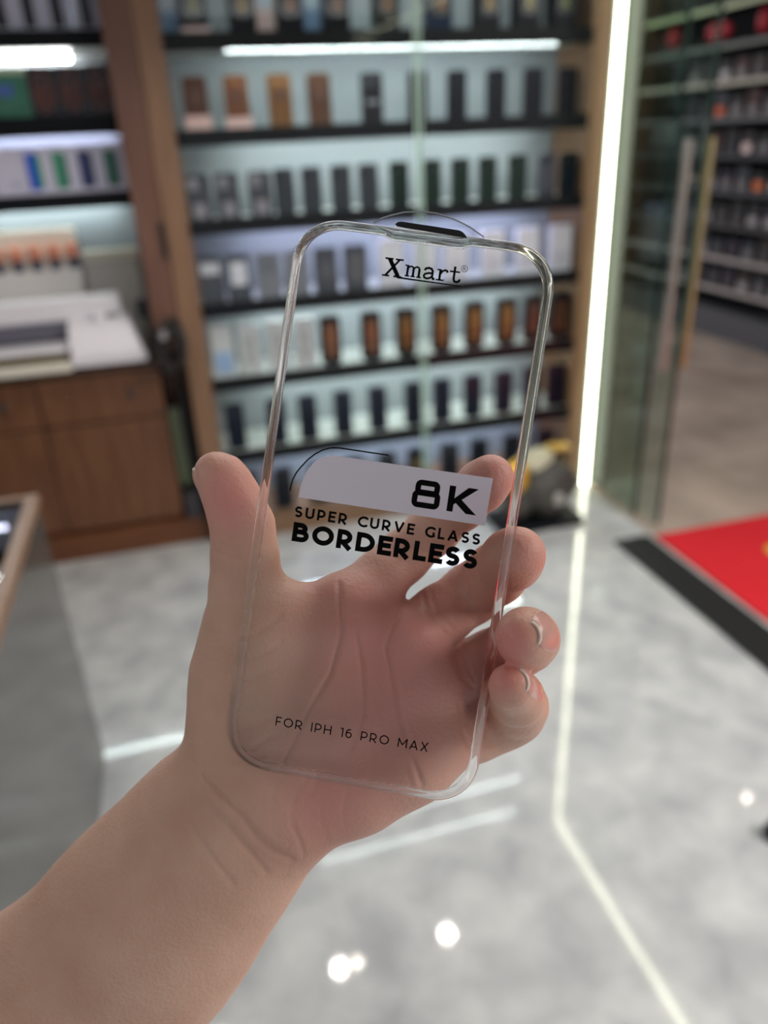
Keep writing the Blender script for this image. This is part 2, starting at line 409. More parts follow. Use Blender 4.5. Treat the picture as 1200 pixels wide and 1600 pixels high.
# row 4: white packs then black packs with amber windows
xs = [0.172, 0.275, 0.384, 0.490, 0.594, 0.760, 0.906, 1.057, 1.200, 1.344, 1.466, 1.586]
for i, x in enumerate(xs):
    if i < 4:
        lab = ['white pack with pale blue lower half, leftmost on fifth shelf down', 'white pack, second from left on fifth shelf down',
               'white pack, third from left on fifth shelf down', 'white pack just left of the amber window packs on fifth shelf'][i]
        package('box', x, 0.6925, 0.080, 0.195, 0.025, (206, 208, 212), lab, 'white packs on the fifth shelf',
                panel=(150, 178, 220) if i == 0 else (180, 180, 184), prect=(-0.38, 0.38, 0.08, 0.5) if i == 0 else (-0.3, 0.3, 0.2, 0.75))
    else:
        package('window', x, 0.6925, 0.080, 0.195, 0.03, (30, 31, 34), 'black pack with amber oval window, ' + ORD[i - 4] + ' of its kind on fifth shelf',
                'amber window packs on the fifth shelf', r=0.020, em=(134, 80, 48) if i < 6 else (138, 96, 42) if i < 10 else (88, 54, 36))
# row 5: navy cases
xs = [0.182, 0.348, 0.477, 0.624, 0.773, 0.930, 1.056, 1.197, 1.340, 1.474, 1.590]
for i, x in enumerate(xs):
    package('case', x, 0.3905, 0.072, 0.185, 0.03, (14, 22, 40), 'dark navy phone case, ' + ORD[i] + ' on sixth shelf down', 'navy cases on the sixth shelf',
            r=0.010, lens=(24, 34, 54))
# row 6
xs = [0.200, 0.346, 0.499, 0.656, 0.803, 0.937, 1.090, 1.230, 1.390, 1.554]
for i, x in enumerate(xs):
    lab = 'black phone case, ' + ORD[i] + ' on lowest shelf above wooden plinth'
    k = {}
    if i == 5:
        lab = 'black pack with gold spots, sixth from left on lowest shelf'; k = dict(panel=(150, 120, 60), prect=(-0.16, 0.16, 0.5, 0.75))
    package('case', x, 0.1005, 0.074, 0.18, 0.03, (16, 20, 30), lab, 'black cases on the lowest shelf', r=0.010, lens=(30, 34, 44) if i != 5 else None, **k)

# ------------------------------------------------------------------ left shelving and counter
left = thing('accessory_shelving', 'left wooden wall shelving with black lit shelves above the wooden counter', 'shelving', (0, 0, 0))
sp = bmesh.new(); add_box(sp, -0.066, 0.028, 2.93, 3.44, 0.79, 2.18, bevel=0.002); add_box(sp, -0.066, 0.028, 3.16, 3.44, 0.0, 0.79)
obj('side_panel', sp, WOOD_DARK, left)
obj('door_pull', B(0.011, 0.027, 2.918, 2.931, 1.15, 1.268, bevel=0.004), BLACK_PLASTIC, left)
obj('side_panel', B(-1.97, -1.90, 3.09, 3.44, 0.79, 2.18), WOOD_DARK, left)
obj('back_panel', B(-1.90, -0.066, 3.42, 3.44, 0.785, 2.18), GREY_BACK, left)
for z, tint, x1 in ((2.10, (255, 255, 255), -0.20), (1.832, (255, 255, 252), -0.20), (1.585, (224, 226, 255), -0.10), (1.345, (232, 250, 248), -0.12)):
    s = obj('shelf', B(-1.90, -0.066, 3.10, 3.42, z - 0.018, z + 0.018), WHITE_TOP, left)
    obj('front_rail', B(-1.90, -0.066, 3.088, 3.10, z - (0.035 if abs(z - 1.585) < 0.01 else 0.026), z + 0.026), BLACK, s)
    lz, ly, lr = (z - 0.032, 3.36, 0.0075) if z > 1.6 else (z - 0.0225, 3.36, 0.005)
    lb = bmesh.new(); add_tube(lb, [(-0.74, ly, lz), (x1, ly, lz)], lr, 10); add_tube(lb, [(-1.80, ly, lz), (-0.84, ly, lz)], lr, 10)
    obj('light_strip', lb, emit('shelf_led', tint, LED_SHELF), s)

for i, x in enumerate((-0.109, -0.200, -0.286, -0.372)):
    package('box', x, 1.8505, 0.084 if i else 0.078, 0.17, 0.05, (206, 210, 230), 'white phone box with black phone picture, ' + ('rightmost' if i == 0 else ['', 'second', 'third', 'fourth'][i] + ' from right') + ' on top shelf left of post',
            'white phone boxes on the left top shelf', y=3.125, panel=(20, 24, 40), prect=(-0.22, 0.22, 0.10, 0.85))
COPPER = mat('copper_print', (150, 96, 84), 0.4, metal=0.3)
for i, x in enumerate((-0.290, -0.201, -0.112)):
    t = thing('ornate_box', 'black box with copper oval emblem, ' + ['leftmost', 'middle', 'rightmost'][i] + ' of three right of the green box', 'box', (x, 3.115, 1.6035), 'copper emblem boxes')
    bm = bmesh.new(); add_rr_prism(bm, 0.086, 0.155, 0.004, 0, 0.07); obj('body', bm, mat('package_body', (14, 18, 32), 0.35), t)
    bm = bmesh.new()
    ring = [(0.030 * math.cos(a), -0.0015, 0.08 + 0.058 * math.sin(a)) for a in [2 * math.pi * q / 28 for q in range(29)]]
    add_tube(bm, ring, 0.0035, 6, cap=False)
    for q in range(4):
        rr = 0.006 + 0.005 * q
        add_tube(bm, [(rr * math.cos(a), -0.0015, 0.08 + 1.9 * rr * math.sin(a)) for a in [2 * math.pi * j / 16 + q for j in range(12)]], 0.0022, 5)
    obj('emblem', bm, COPPER, t)
t = thing('gift_box', 'green box with pale top band at left edge beside three black copper boxes', 'box', (-0.413, 3.115, 1.6035))
obj('body', B(-0.075, 0.075, 0, 0.07, 0, 0.135, bevel=0.002), mat('green_box', (58, 128, 104), 0.4, noise=0.35, nscale=45), t)
obj('lid', B(-0.077, 0.077, -0.002, 0.072, 0.135, 0.155, bevel=0.002), mat('green_box_lid', (204, 222, 190), 0.4), t)
obj('picture', B(-0.02, 0.03, -0.002, 0, 0.07, 0.105), mat('blue_picture', (70, 110, 190), 0.3), t)
PIC = [((36, 104, 86), (40, 72, 70)), ((38, 50, 110), (30, 34, 66)), ((64, 150, 120), (44, 108, 86)), ((30, 90, 210), (40, 160, 80)), ((190, 192, 214), (60, 58, 120))]
for i, x in enumerate((-0.111, -0.196, -0.281, -0.367, -0.461)):
    lab = ['white phone box with dark teal phone picture, rightmost on shelf above beige pack', 'white phone box with navy phone picture on shelf above cosmetics carton',
           'white phone box with mint green phone picture, third from right', 'white phone box with bright blue and green phone picture, fourth from right',
           'white phone box with small dark mark at left edge of third left shelf'][i]
    t = package('box', x, 1.3635, 0.084 if i < 4 else 0.10, 0.158, 0.05, (222, 220, 240), lab, 'white phone boxes on the third left shelf', y=3.12,
            panel=PIC[i][0], prect=(-0.34, 0.16, 0.14, 0.88) if i < 4 else (0.1, 0.3, 0.2, 0.36))
    if i < 4:
        bm = bmesh.new(); add_rr_prism(bm, 0.014, 0.10, 0.003, -0.0035, -0.002, 0.03, 0.012)
        obj('phone_edge', bm, mat('phone_picture', PIC[i][1], 0.3), t)
# lower things on the counter
t = thing('display_carton', 'white open display carton of tubes with orange caps behind white machine', 'carton', (-0.47, 3.31, 0.7825))
obj('tray', B(-0.17, 0.165, 0.0, 0.09, 0.0, 0.31, bevel=0.003), mat('carton_white', (232, 226, 222), 0.5), t)
obj('header', B(-0.172, 0.160, 0.06, 0.092, 0.31, 0.455, bevel=0.003), mat('carton_header', (240, 226, 212), 0.5), t)
for k in range(5):
    bm = bmesh.new(); x = -0.13 + 0.068 * k
    add_lathe(bm, [(0.021, 0.31), (0.021, 0.345), (0.019, 0.35)], 16, (x, 0.03, 0)); b_ = obj('tube', bm, mat('tube_dark', (74, 76, 96), 0.4), t, smooth=False)
    bm = bmesh.new(); add_lathe(bm, [(0.022, 0.35), (0.022, 0.39), (0.016, 0.40)], 16, (x, 0.03, 0)); obj('cap', bm, mat('tube_cap', (222, 142, 112), 0.4), b_)
t = thing('parcel', 'pale beige parcel against back panel right of the display carton', 'box', (-0.185, 3.30, 0.7825))
obj('body', B(-0.105, 0.10, 0.0, 0.05, 0.0, 0.33, bevel=0.006), mat('parcel_grey', (176, 174, 168), 0.6), t)
obj('lid', B(-0.107, 0.102, -0.002, 0.052, 0.33, 0.37, bevel=0.004), mat('parcel_lid', (214, 210, 194), 0.6), t)

# counter cabinet
cabn = thing('counter_cabinet', 'brown wooden counter cabinet with drawers under the white machine', 'cabinet', (0, 0, 0))
obj('body', B(-1.9, -0.075, 3.03, 3.44, 0.106, 0.755), WOOD_CAB, cabn)
obj('countertop', B(-1.9, -0.072, 2.985, 3.44, 0.755, 0.782, bevel=0.003), wood('countertop_wood', (62, 42, 30), (84, 58, 42)), cabn)
for k in range(4):
    x1 = -0.078 - 0.452 * k
    dr = obj('drawer', B(x1 - 0.446, x1, 3.008, 3.03, 0.565, 0.745, bevel=0.003), WOOD_CAB, cabn)
    bm = bmesh.new(); add_lathe(bm, [(0.006, 0.0), (0.006, 0.012), (0.013, 0.016), (0.013, 0.024), (0.008, 0.027)], 16)
    bmesh.ops.rotate(bm, verts=bm.verts, matrix=Matrix.Rotation(math.pi / 2, 3, 'X'))
    kn = obj('knob', bm, mat('dark_knob', (74, 76, 78), 0.3, metal=0.8), dr, (x1 - 0.11, 3.008, 0.665)); 
    do = obj('door', B(x1 - 0.446, x1, 3.008, 3.03, 0.125, 0.557, bevel=0.003), WOOD_CAB, cabn)
obj('plinth', B(-1.9, 0.028, 2.985, 3.155, 0.0, 0.105, bevel=0.004), wood('plinth_wood', (92, 52, 30), (112, 68, 40), stretch=(1.5, 10, 10)), cabn)

# white film cutting machine
WHITE_PL = mat('white_plastic', (226, 222, 228), 0.35)
mc = thing('cutting_machine', 'white film cutting machine with dark slot standing on the wooden counter', 'machine', (-0.42, 3.05, 0.783))
bm = bmesh.new()   # rounded right end housing, swept along x
prof = [(0.0 - 0.10, 0.012), (-0.105, 0.05), (-0.085, 0.105), (-0.03, 0.15), (0.06, 0.165), (0.10, 0.15), (0.115, 0.10), (0.115, 0.012)]
def end_housing(bm, x0, x1, slant):
    a = [bm.verts.new((x0, y, z)) for y, z in prof]; b = [bm.verts.new((x1 - slant * z, y, z)) for y, z in prof]
    n = len(prof); f1 = bm.faces.new(a); f2 = bm.faces.new(list(reversed(b)))
    for i in range(n): bm.faces.new((a[i], b[i], b[(i + 1) % n], a[(i + 1) % n]))
    bmesh.ops.bevel(bm, geom=list(f2.edges), offset=0.014, segments=3, affect='EDGES', profile=0.5)
end_housing(bm, 0.055, 0.325, 0.35)
obj('end_housing', bm, WHITE_PL, mc, smooth=False)
bm = bmesh.new(); end_housing(bm, -0.62, -0.38, 0.0); obj('end_housing', bm, WHITE_PL, mc)
obj('rear_cover', B(-0.42, 0.25, 0.03, 0.115, 0.15, 0.235, bevel=0.014, seg=3), WHITE_PL, mc)
obj('slot', B(-0.42, 0.06, 0.02, 0.08, 0.085, 0.155), mat('slot_grey', (96, 94, 108), 0.4), mc)
obj('rail', B(-0.42, 0.20, 0.028, 0.034, 0.118, 0.126), mat('rail_steel', (150, 150, 158), 0.25, metal=0.9), mc)
bm = bmesh.new(); add_tube(bm, [(-0.42, 0.015, 0.095), (0.055, 0.015, 0.095)], 0.007, 10); obj('roller', bm, mat('roller_grey', (66, 68, 76), 0.5), mc)
obj('front_tray', B(-0.42, 0.045, -0.10, 0.025, 0.070, 0.088, bevel=0.006), WHITE_PL, mc)
obj('feed_slot', B(-0.42, 0.03, -0.075, 0.0, 0.035, 0.069), mat('feed_dark', (108, 98, 66), 0.6), mc)
obj('lower_lip', B(-0.42, 0.05, -0.108, 0.0, 0.0, 0.034, bevel=0.008), mat('lip_cream', (218, 214, 200), 0.4), mc)
bm = bmesh.new(); add_lathe(bm, [(0.02, 0), (0.026, 0.006), (0.024, 0.03), (0.012, 0.034)], 20); obj('carriage_knob', bm, WHITE_PL, mc, (0.165, 0.0, 0.15))
obj('control_panel', B(0.17, 0.235, 0.02, 0.06, 0.158, 0.168, bevel=0.004), BLACK_PLASTIC, mc)
t = thing('adapter', 'small black power adapter wedged between white machine and wood post', 'adapter', (-0.095, 3.13, 0.95))
obj('body', B(-0.026, 0.026, -0.02, 0.03, -0.035, 0.035, bevel=0.005), BLACK_PLASTIC, t)
cb_ = bmesh.new(); add_tube(cb_, [(0, 0.01, -0.035), (0.005, 0.015, -0.09), (0.0, 0.02, -0.165)], 0.003, 6); obj('cable', cb_, BLACK_PLASTIC, t)

# dark clutter in the gap between counter and main shelving
t = thing('cable_bundle', 'tangled black cable bundle with a silvery plug hanging at the counter corner', 'cables', (-0.02, 2.895, 0.86))
rnd = random.Random(3); bm = bmesh.new()
for k in range(9):
    cx, cz, rr, ph = rnd.uniform(-0.015, 0.03), rnd.uniform(-0.03, 0.03), rnd.uniform(0.03, 0.06), rnd.uniform(0, 6)
    add_tube(bm, [(cx + rr * 0.75 * math.cos(a), -0.01 + 0.018 * math.sin(a * 2 + ph), cz + rr * 1.25 * math.sin(a)) for a in [2 * math.pi * q / 20 for q in range(21)]], 0.006, 6, cap=False)
obj('cables', bm, mat('cable_black', (26, 22, 22), 0.5), t)
obj('plug', B(-0.028, -0.005, -0.035, -0.015, 0.02, 0.05, bevel=0.004), mat('plug_grey', (150, 146, 148), 0.4), t)
bm = bmesh.new(); add_tube(bm, [(0.015, 0.0, -0.05), (0.02, 0.012, -0.3), (0.02, 0.012, -0.755)], 0.005, 6); obj('hanging_cable', bm, mat('cable_black', (26, 22, 22), 0.5), t)
t = thing('umbrella', 'closed black umbrella standing upright in gap between counter and shelving', 'umbrella', (0.0, 3.03, 0.1055))
bm = bmesh.new(); add_lathe(bm, [(0.006, 0.0), (0.012, 0.05), (0.022, 0.30), (0.025, 0.45), (0.016, 0.54)], 14); obj('canopy', bm, mat('umbrella_black', (14, 16, 24), 0.7), t)
bm = bmesh.new(); add_tube(bm, [(0, 0, 0.53), (0, 0, 0.64)], 0.008, 10); obj('handle', bm, BLACK_PLASTIC, t)
t = thing('clipboard', 'grey green board standing in gap beside the wooden counter', 'board', (-0.037, 3.06, 0.1055))
obj('panel', B(-0.032, 0.028, -0.004, 0.004, 0.13, 0.46, bevel=0.002), mat('board_green', (112, 122, 96), 0.6), t)
obj('backing', B(-0.034, 0.030, 0.004, 0.008, 0.0, 0.47), mat('board_back', (40, 40, 38), 0.6), t)
t = thing('tool_box', 'small dark grey box standing on wooden plinth below the green board', 'box', (-0.03, 3.0, 0.1055))
obj('body', B(-0.03, 0.032, -0.006, 0.0, 0.0, 0.12, bevel=0.002), mat('dark_box_grey', (62, 58, 62), 0.5), t)

# ------------------------------------------------------------------ glass showcase at left
sc = thing('glass_showcase', 'low glass topped showcase with wooden rim and grey side at left', 'display case', (-0.36, 1.76, 0))
PANEL = mat('grey_gloss_panel', (82, 81, 78), 0.12)
obj('side_panel', B(-0.012, 0.0, -2.2, 0.0, 0.02, 0.775), PANEL, sc)
obj('side_panel', B(-1.2, -0.012, -0.012, 0.0, 0.02, 0.775), PANEL, sc)
obj('plinth', B(-1.2, -0.02, -2.2, -0.02, 0.0, 0.02), BLACK, sc)
obj('wooden_rim', B(-0.022, 0.006, -2.2, 0.006, 0.775, 0.80, bevel=0.003), WOOD_TAN, sc)
obj('wooden_rim', B(-1.2, -0.022, -0.016, 0.006, 0.775, 0.80, bevel=0.003), WOOD_TAN, sc)
obj('glass_top', B(-1.2, -0.022, -2.2, -0.016, 0.788, 0.798), thin_glass('showcase_glass', (0.92, 0.96, 0.95), 1.6), sc)
obj('inner_deck', B(-1.2, -0.012, -2.2, -0.012, 0.50, 0.512), mat('deck_grey', (112, 116, 112), 0.5), sc)
for k, (y, c) in enumerate(((1.70, (232, 226, 240)), (1.62, (228, 208, 206)), (1.54, (190, 206, 214)), (1.46, (226, 220, 226)))):
    t = thing('accessory_pack', ['lavender white', 'pinkish white', 'pale blue', 'white'][k] + ' pack lying in the showcase, ' + ['farthest row', 'second row', 'third row', 'nearest row'][k], 'pack', (-0.52, y, 0.5125), 'packs in the showcase')
    obj('body', B(-0.12, 0.12, -0.028, 0.028, 0, 0.02, bevel=0.004), mat('pack_body', c, 0.4), t)
    obj('label_panel', B(-0.09, 0.02, -0.018, 0.018, 0.02, 0.0208), mat('pack_label', (200, 170, 170), 0.4), t)

# ------------------------------------------------------------------ dark ornament on the floor at the shelf foot
t = thing('floor_ornament', 'dark grey lumpy ornament with gold and pale pieces on black base, on floor', 'ornament', (1.36, 2.66, 0))
obj('base', B(-0.19, 0.175, -0.10, 0.10, 0.0, 0.035, bevel=0.006), BLACK, t)
def lump(bm, c, r, seed, amp=0.12):
    n0 = len(bm.verts)
    g = bmesh.ops.create_icosphere(bm, subdivisions=3, radius=1.0)
    rn = random.Random(seed); ws = [(rn.uniform(1, 4), rn.uniform(1, 4), rn.uniform(1, 4), rn.uniform(0, 6)) for _ in range(5)]
    for v in g['verts']:
        p = v.co.copy(); k = 1 + amp * sum(math.sin(a * p.x + b * p.y + c_ * p.z + d) for a, b, c_, d in ws) / 2.5
        v.co = Vector((c[0] + p.x * r[0] * k, c[1] + p.y * r[1] * k, c[2] + p.z * r[2] * k))
bm = bmesh.new(); lump(bm, (0.045, 0, 0.15), (0.125, 0.085, 0.125), 1); lump(bm, (-0.07, 0.01, 0.11), (0.10, 0.08, 0.085), 2)
obj('rock_body', bm, mat('dark_stone', (62, 60, 56), 0.6, noise=0.4, nscale=30), t, smooth=True)
bm = bmesh.new(); lump(bm, (0.0, 0.02, 0.27), (0.085, 0.05, 0.055), 5, 0.2); obj('pale_piece', bm, mat('pale_stone', (188, 186, 160), 0.5), t, smooth=True)
bm = bmesh.new(); lump(bm, (-0.105, -0.02, 0.23), (0.055, 0.04, 0.075), 6, 0.1); obj('gold_piece', bm, mat('gold_lump', (218, 172, 52), 0.35, metal=0.35), t, smooth=True)
bm = bmesh.new(); lump(bm, (0.10, 0.02, 0.315), (0.052, 0.03, 0.022), 7, 0.2); obj('gold_piece', bm, mat('gold_lump', (206, 170, 84), 0.35, metal=0.35), t, smooth=True)
bm = bmesh.new(); lump(bm, (0.055, -0.085, 0.13), (0.025, 0.018, 0.03), 8, 0.1); obj('pale_spot', bm, mat('pale_spot', (168, 166, 160), 0.4), t, smooth=True)

# small dark thing at the right frame edge
p_ = thing('door_stop', 'small black round door stop on the grey floor at right edge', 'door stop', (1.163, 0.995, 0))
bm = bmesh.new(); add_lathe(bm, [(0.030, 0.0), (0.030, 0.012), (0.020, 0.018), (0.020, 0.040), (0.014, 0.046)], 20); obj('body', bm, BLACK_PLASTIC, p_)
bm = bmesh.new(); add_lathe(bm, [(0.0225, 0.022), (0.0225, 0.034)], 20); obj('rubber_ring', bm, mat('rubber', (12, 12, 12), 0.8), p_)

# ------------------------------------------------------------------ ceiling spots
spot_lab = ['left of a close pair of round ceiling spotlights near the shelving', 'right of a close pair of round ceiling spotlights near the shelving',
            'single round ceiling spotlight nearer the entrance side', 'round ceiling spotlight over the corridor outside the entrance']
for (x, y, z), lab in zip(((0.300, 2.42, 2.20), (0.392, 2.43, 2.20), (0.860, 2.43, 2.20), (3.25, 3.07, 2.66)), spot_lab):
    t = thing('ceiling_spotlight', lab, 'spotlight', (x, y, z), 'ceiling spotlights')
    bm = bmesh.new(); add_lathe(bm, [(0.032, -0.03), (0.032, 0.0)], 20); obj('housing', bm, BLACK_PLASTIC, t)
    bm = bmesh.new(); add_lathe(bm, [(0.024, -0.032), (0.024, -0.0301)], 20); obj('lens', bm, emit('spot_lens', (255, 244, 226), SPOT), t)

# ------------------------------------------------------------------ the shop across the corridor
fx = thing('shop_shelving', 'dark shelving of packaged goods in the shop across the corridor', 'shelving', (0, 0, 0))
DARKSH = mat('shop_dark_shelf', (40, 38, 40), 0.5)
obj('base', B(4.02, 4.60, 4.35, 8.2, 0.0, 0.20), mat('shop_base_grey', (92, 92, 98), 0.5), fx)
obj('back_panel', B(4.42, 4.46, 4.35, 8.2, 0.2, 2.5), mat('shop_back_dark', (30, 30, 34), 0.7), fx)
obj('end_post', B(4.02, 4.08, 4.35, 4.42, 0.0, 2.5), mat('shop_post_teal', (60, 84, 84), 0.5), fx)
TIERS = [0.36, 0.58, 0.81, 1.04, 1.28, 1.52, 1.75, 1.98, 2.22]
for k, z in enumerate(TIERS):
    s = obj('shelf', B(4.04, 4.42, 4.42, 8.2, z - 0.012, z), DARKSH, fx)
    obj('price_rail', B(4.03, 4.04, 4.42, 8.2, z - 0.026, z + 0.004), mat('price_rail', [(190, 180, 180), (190, 180, 180), (84, 82, 84), (84, 84, 88), (74, 74, 80), (112, 110, 114), (190, 182, 170), (110, 114, 110), (190, 198, 160)][k], 0.5), s)
rn = random.Random(11)
TN = ['lowest tier', 'second tier up', 'third tier up', 'fourth tier up', 'fifth tier up', 'sixth tier up', 'seventh tier up', 'eighth tier up']
PAL = [((30, 28, 32), 'black'), ((48, 40, 40), 'dark brown'), ((64, 30, 32), 'maroon'), ((52, 54, 62), 'charcoal'), ((44, 36, 52), 'plum')]
ACC = {(3, 2): ((226, 120, 70), 'orange'), (5, 5): ((206, 96, 56), 'orange'), (4, 1): ((240, 176, 84), 'amber'), (4, 3): ((236, 208, 206), 'pale pink'),
       (5, 1): ((214, 212, 220), 'white'), (3, 1): ((220, 206, 200), 'cream')}
for ti, z in enumerate(TIERS[:8]):
    for k in range(8 if ti < 7 else 3):
        y = 4.52 + 0.17 * k; c, cn = PAL[rn.randrange(len(PAL))]
        t = thing('goods_pack', cn + ' pack in far shop, ' + ('nearest' if k == 0 else ['', 'second', 'third', 'fourth', 'fifth', 'sixth', 'seventh', 'eighth'][k] + ' from near end') + ' on ' + TN[ti], 'package', (4.06, y, z + 0.0012), 'packs in the shop across the corridor')
        h = rn.uniform(0.12, 0.165)
        obj('body', B(0.0, 0.10, -0.062, 0.062, 0.0, h, bevel=0.004), mat('goods_body', c, 0.45), t)
        a = ACC.get((ti, k))
        pc = a[0] if a else [(86, 80, 84), (128, 122, 124), (60, 58, 66), (176, 170, 174)][rn.randrange(4)]
        obj('label_panel', B(-0.002, 0.0, -0.045, 0.045, 0.012, 0.07), mat('goods_label', pc, 0.5), t)
for k, (y, sx, sz, lab) in enumerate(((5.05, 0.055, 0.075, 'bright red rounded pouch nearest on top tier of far shop'), (5.52, 0.13, 0.065, 'wide red pouch in middle of top tier in far shop'),
                                  (6.05, 0.06, 0.075, 'dull red pouch farthest along top tier of far shop'))):
    t = thing('pouch', lab, 'pouch', (4.14, y, 2.005), 'red pouches in the far shop')
    bm = bmesh.new(); lump(bm, (-0.06, 0, sz), (0.05, sx, sz), 20 + k, 0.08); obj('body', bm, mat('red_pouch', (176, 30, 52), 0.5), t, smooth=True)
    bm = bmesh.new(); add_tube(bm, [(-0.06, -0.02, sz * 1.9), (-0.06, 0, sz * 2.15), (-0.06, 0.02, sz * 1.9)], 0.006, 6); obj('loop', bm, mat('red_loop', (150, 30, 46), 0.5), t)

# ------------------------------------------------------------------ helpers: camera-side frame for the hand and what it holds
def wpos(p):                       # (right, down, forward) from the camera -> world
    return CAM_POS + np.asarray(p, float) @ ROWS
def at(px, py, d):                 # a point seen at (px, py) at depth d
    return np.array([(px - 600.0) / F_PX * d, (py - 800.0) / F_PX * d, d])

# ------------------------------------------------------------------ the clear screen protector
G_T = np.array([-0.0246, -0.0846, 0.21743])
G_A = np.array([0.0735, 0.0112, -0.0056]); G_B = np.array([-0.0236, 0.1588, 0.0079])
G_A = G_A / np.linalg.norm(G_A); G_B = G_B - G_A * (G_A @ G_B); G_B /= np.linalg.norm(G_B)
G_N = np.cross(G_A, G_B)           # away from the camera
GW, GH = 0.0746, 0.1606
prot = thing('screen_protector', 'clear glass phone screen protector with black print and white 8K label, held in hand', 'screen protector')
pm = Matrix.Identity(4)
for i in range(3):
    pm[i][0] = (G_A @ ROWS)[i]; pm[i][1] = (G_B @ ROWS)[i]; pm[i][2] = (G_N @ ROWS)[i]; pm[i][3] = wpos(G_T)[i]
prot.matrix_world = pm
MM = 0.001
def outline(inset, n=14, notch=True):
    # rounded rectangle in mm, anticlockwise from the top left corner; dips under the earpiece
    r = 13.8 - inset * 0.86; x0, x1, y0, y1 = inset, 74.6 - inset, inset, 160.6 - inset
    pts = []
    def corner(cx, cy, a0):
        for i in range(n + 1):
            a = math.radians(a0 + 90.0 * i / n)
            e = 0.92
            ca, sa = math.cos(a), math.sin(a)
            pts.append((cx + r * math.copysign(abs(ca) ** e, ca), cy + r * math.copysign(abs(sa) ** e, sa)))
    corner(x0 + r, y0 + r, 180)
    if notch:
        dip = 1.15 * min(1.0, inset / 0.8)
        for u in (24.6, 25.6, 26.4, 27.2, 28.2, 30, 34, 38, 42, 46, 47.0, 47.8, 48.6, 49.4, 50.4):
            s = min(1, max(0, (u - 24.6) / 3.6)); s2 = min(1, max(0, (50.4 - u) / 3.4))
            k = (s * s * (3 - 2 * s)) * (s2 * s2 * (3 - 2 * s2))
            pts.append((u, y0 + dip * k))
    corner(x1 - r, y0 + r, 270)
    for v in (30, 50, 70, 90, 110, 130): pts.append((x1, v))
    corner(x1 - r, y1 - r, 0); corner(x0 + r, y1 - r, 90)
    for v in (130, 110, 90, 70, 50, 30): pts.append((x0, v))
    return pts
# rim: lens-like curved edge swept around the outline
RIM = [(3.1, 0.0), (2.5, -0.05), (1.8, 0.02), (1.1, 0.22), (0.55, 0.55), (0.18, 1.0), (0.0, 1.55), (0.10, 1.85), (0.35, 1.9), (0.75, 1.6), (1.3, 1.15), (2.0, 0.78), (2.6, 0.62), (3.1, 0.55)]
bm = bmesh.new(); loops = []
for ins, z in RIM:
    loops.append([bm.verts.new((x * MM, y * MM, z * MM)) for x, y in outline(ins)])
n = len(loops[0])
for k in range(len(loops)):
    a, b = loops[k], loops[(k + 1) % len(loops)]
    for i in range(n):
        bm.faces.new((a[i], a[(i + 1) % n], b[(i + 1) % n], b[i]))
rg = solid_glass('rim_glass', 1.48); nt_ = rg.node_tree
tr_ = nt_.nodes.new('ShaderNodeBsdfTransparent'); mx_ = nt_.nodes.new('ShaderNodeMixShader'); mx_.inputs[0].default_value = 0.14
nt_.links.new([q for q in nt_.nodes if q.type == 'BSDF_GLASS'][0].outputs[0], mx_.inputs[1]); nt_.links.new(tr_.outputs[0], mx_.inputs[2])
nt_.links.new(mx_.outputs[0], nt_.nodes['Material Output'].inputs[0])
obj('curved_rim', bm, rg, prot, smooth=True)
bm = bmesh.new(); po = outline(3.12)
a = [bm.verts.new((x * MM, y * MM, 0.0)) for x, y in po]; b = [bm.verts.new((x * MM, y * MM, 0.00055)) for x, y in po]
bm.faces.new(a); bm.faces.new(list(reversed(b)))
obj('glass_sheet', bm, thin_glass('protector_glass', (0.99, 0.993, 0.993), 0.30), prot)
# pull tab over the earpiece
tabp = [(21.8, -0.3), (24.0, -1.9), (26.4, -3.0), (30.0, -4.3), (35.1, -5.1), (39.0, -5.05), (42.4, -4.5), (46.0, -3.5), (49.0, -2.4), (53.2, -0.2)]
bm = bmesh.new()
tv = [bm.verts.new((x * MM, y * MM, 0.0012)) for x, y in tabp]; tw = [bm.verts.new((x * MM, y * MM, 0.0013)) for x, y in tabp]
bm.faces.new(tv); bm.faces.new(list(reversed(tw)))
tab = obj('pull_tab', bm, thin_glass('tab_film', (0.93, 0.94, 0.95), 0.8), prot)
bm = bmesh.new(); add_tube(bm, [(x * MM, y * MM, 0.00125) for x, y in tabp], 0.00022, 8)
obj('tab_edge', bm, mat('tab_edge', (150, 154, 156), 0.15), tab, smooth=True)
# earpiece mesh
def mesh_mat():
    M = bpy.data.materials.new('perforated_black_mesh'); M.use_nodes = True
    nt = M.node_tree; b_ = nt.nodes['Principled BSDF']; L = nt.links.new
    tc = nt.nodes.new('ShaderNodeTexCoord'); v = nt.nodes.new('ShaderNodeTexVoronoi'); v.inputs['Scale'].default_value = 1900.0; v.inputs['Randomness'].default_value = 0.0
    r = nt.nodes.new('ShaderNodeValToRGB'); r.color_ramp.interpolation = 'CONSTANT'
    r.color_ramp.elements[0].color = srgb(70, 72, 76); r.color_ramp.elements[1].position = 0.22; r.color_ramp.elements[1].color = srgb(8, 8, 10)
    mp = nt.nodes.new('ShaderNodeMapping'); mp.inputs['Rotation'].default_value = (0, 0, math.radians(45))
    L(tc.outputs['Object'], mp.inputs['Vector']); L(mp.outputs[0], v.inputs['Vector']); L(v.outputs['Distance'], r.inputs['Fac']); L(r.outputs['Color'], b_.inputs['Base Color'])
    b_.inputs['Roughness'].default_value = 0.5
    return M
bm = bmesh.new()
ep = [(28.0, -0.55), (28.6, -1.15), (29.6, -1.45), (46.2, -1.0), (47.2, -0.6), (48.3, 0.35), (48.5, 0.9), (46.6, 0.75), (30.0, 0.05), (28.6, -0.05)]
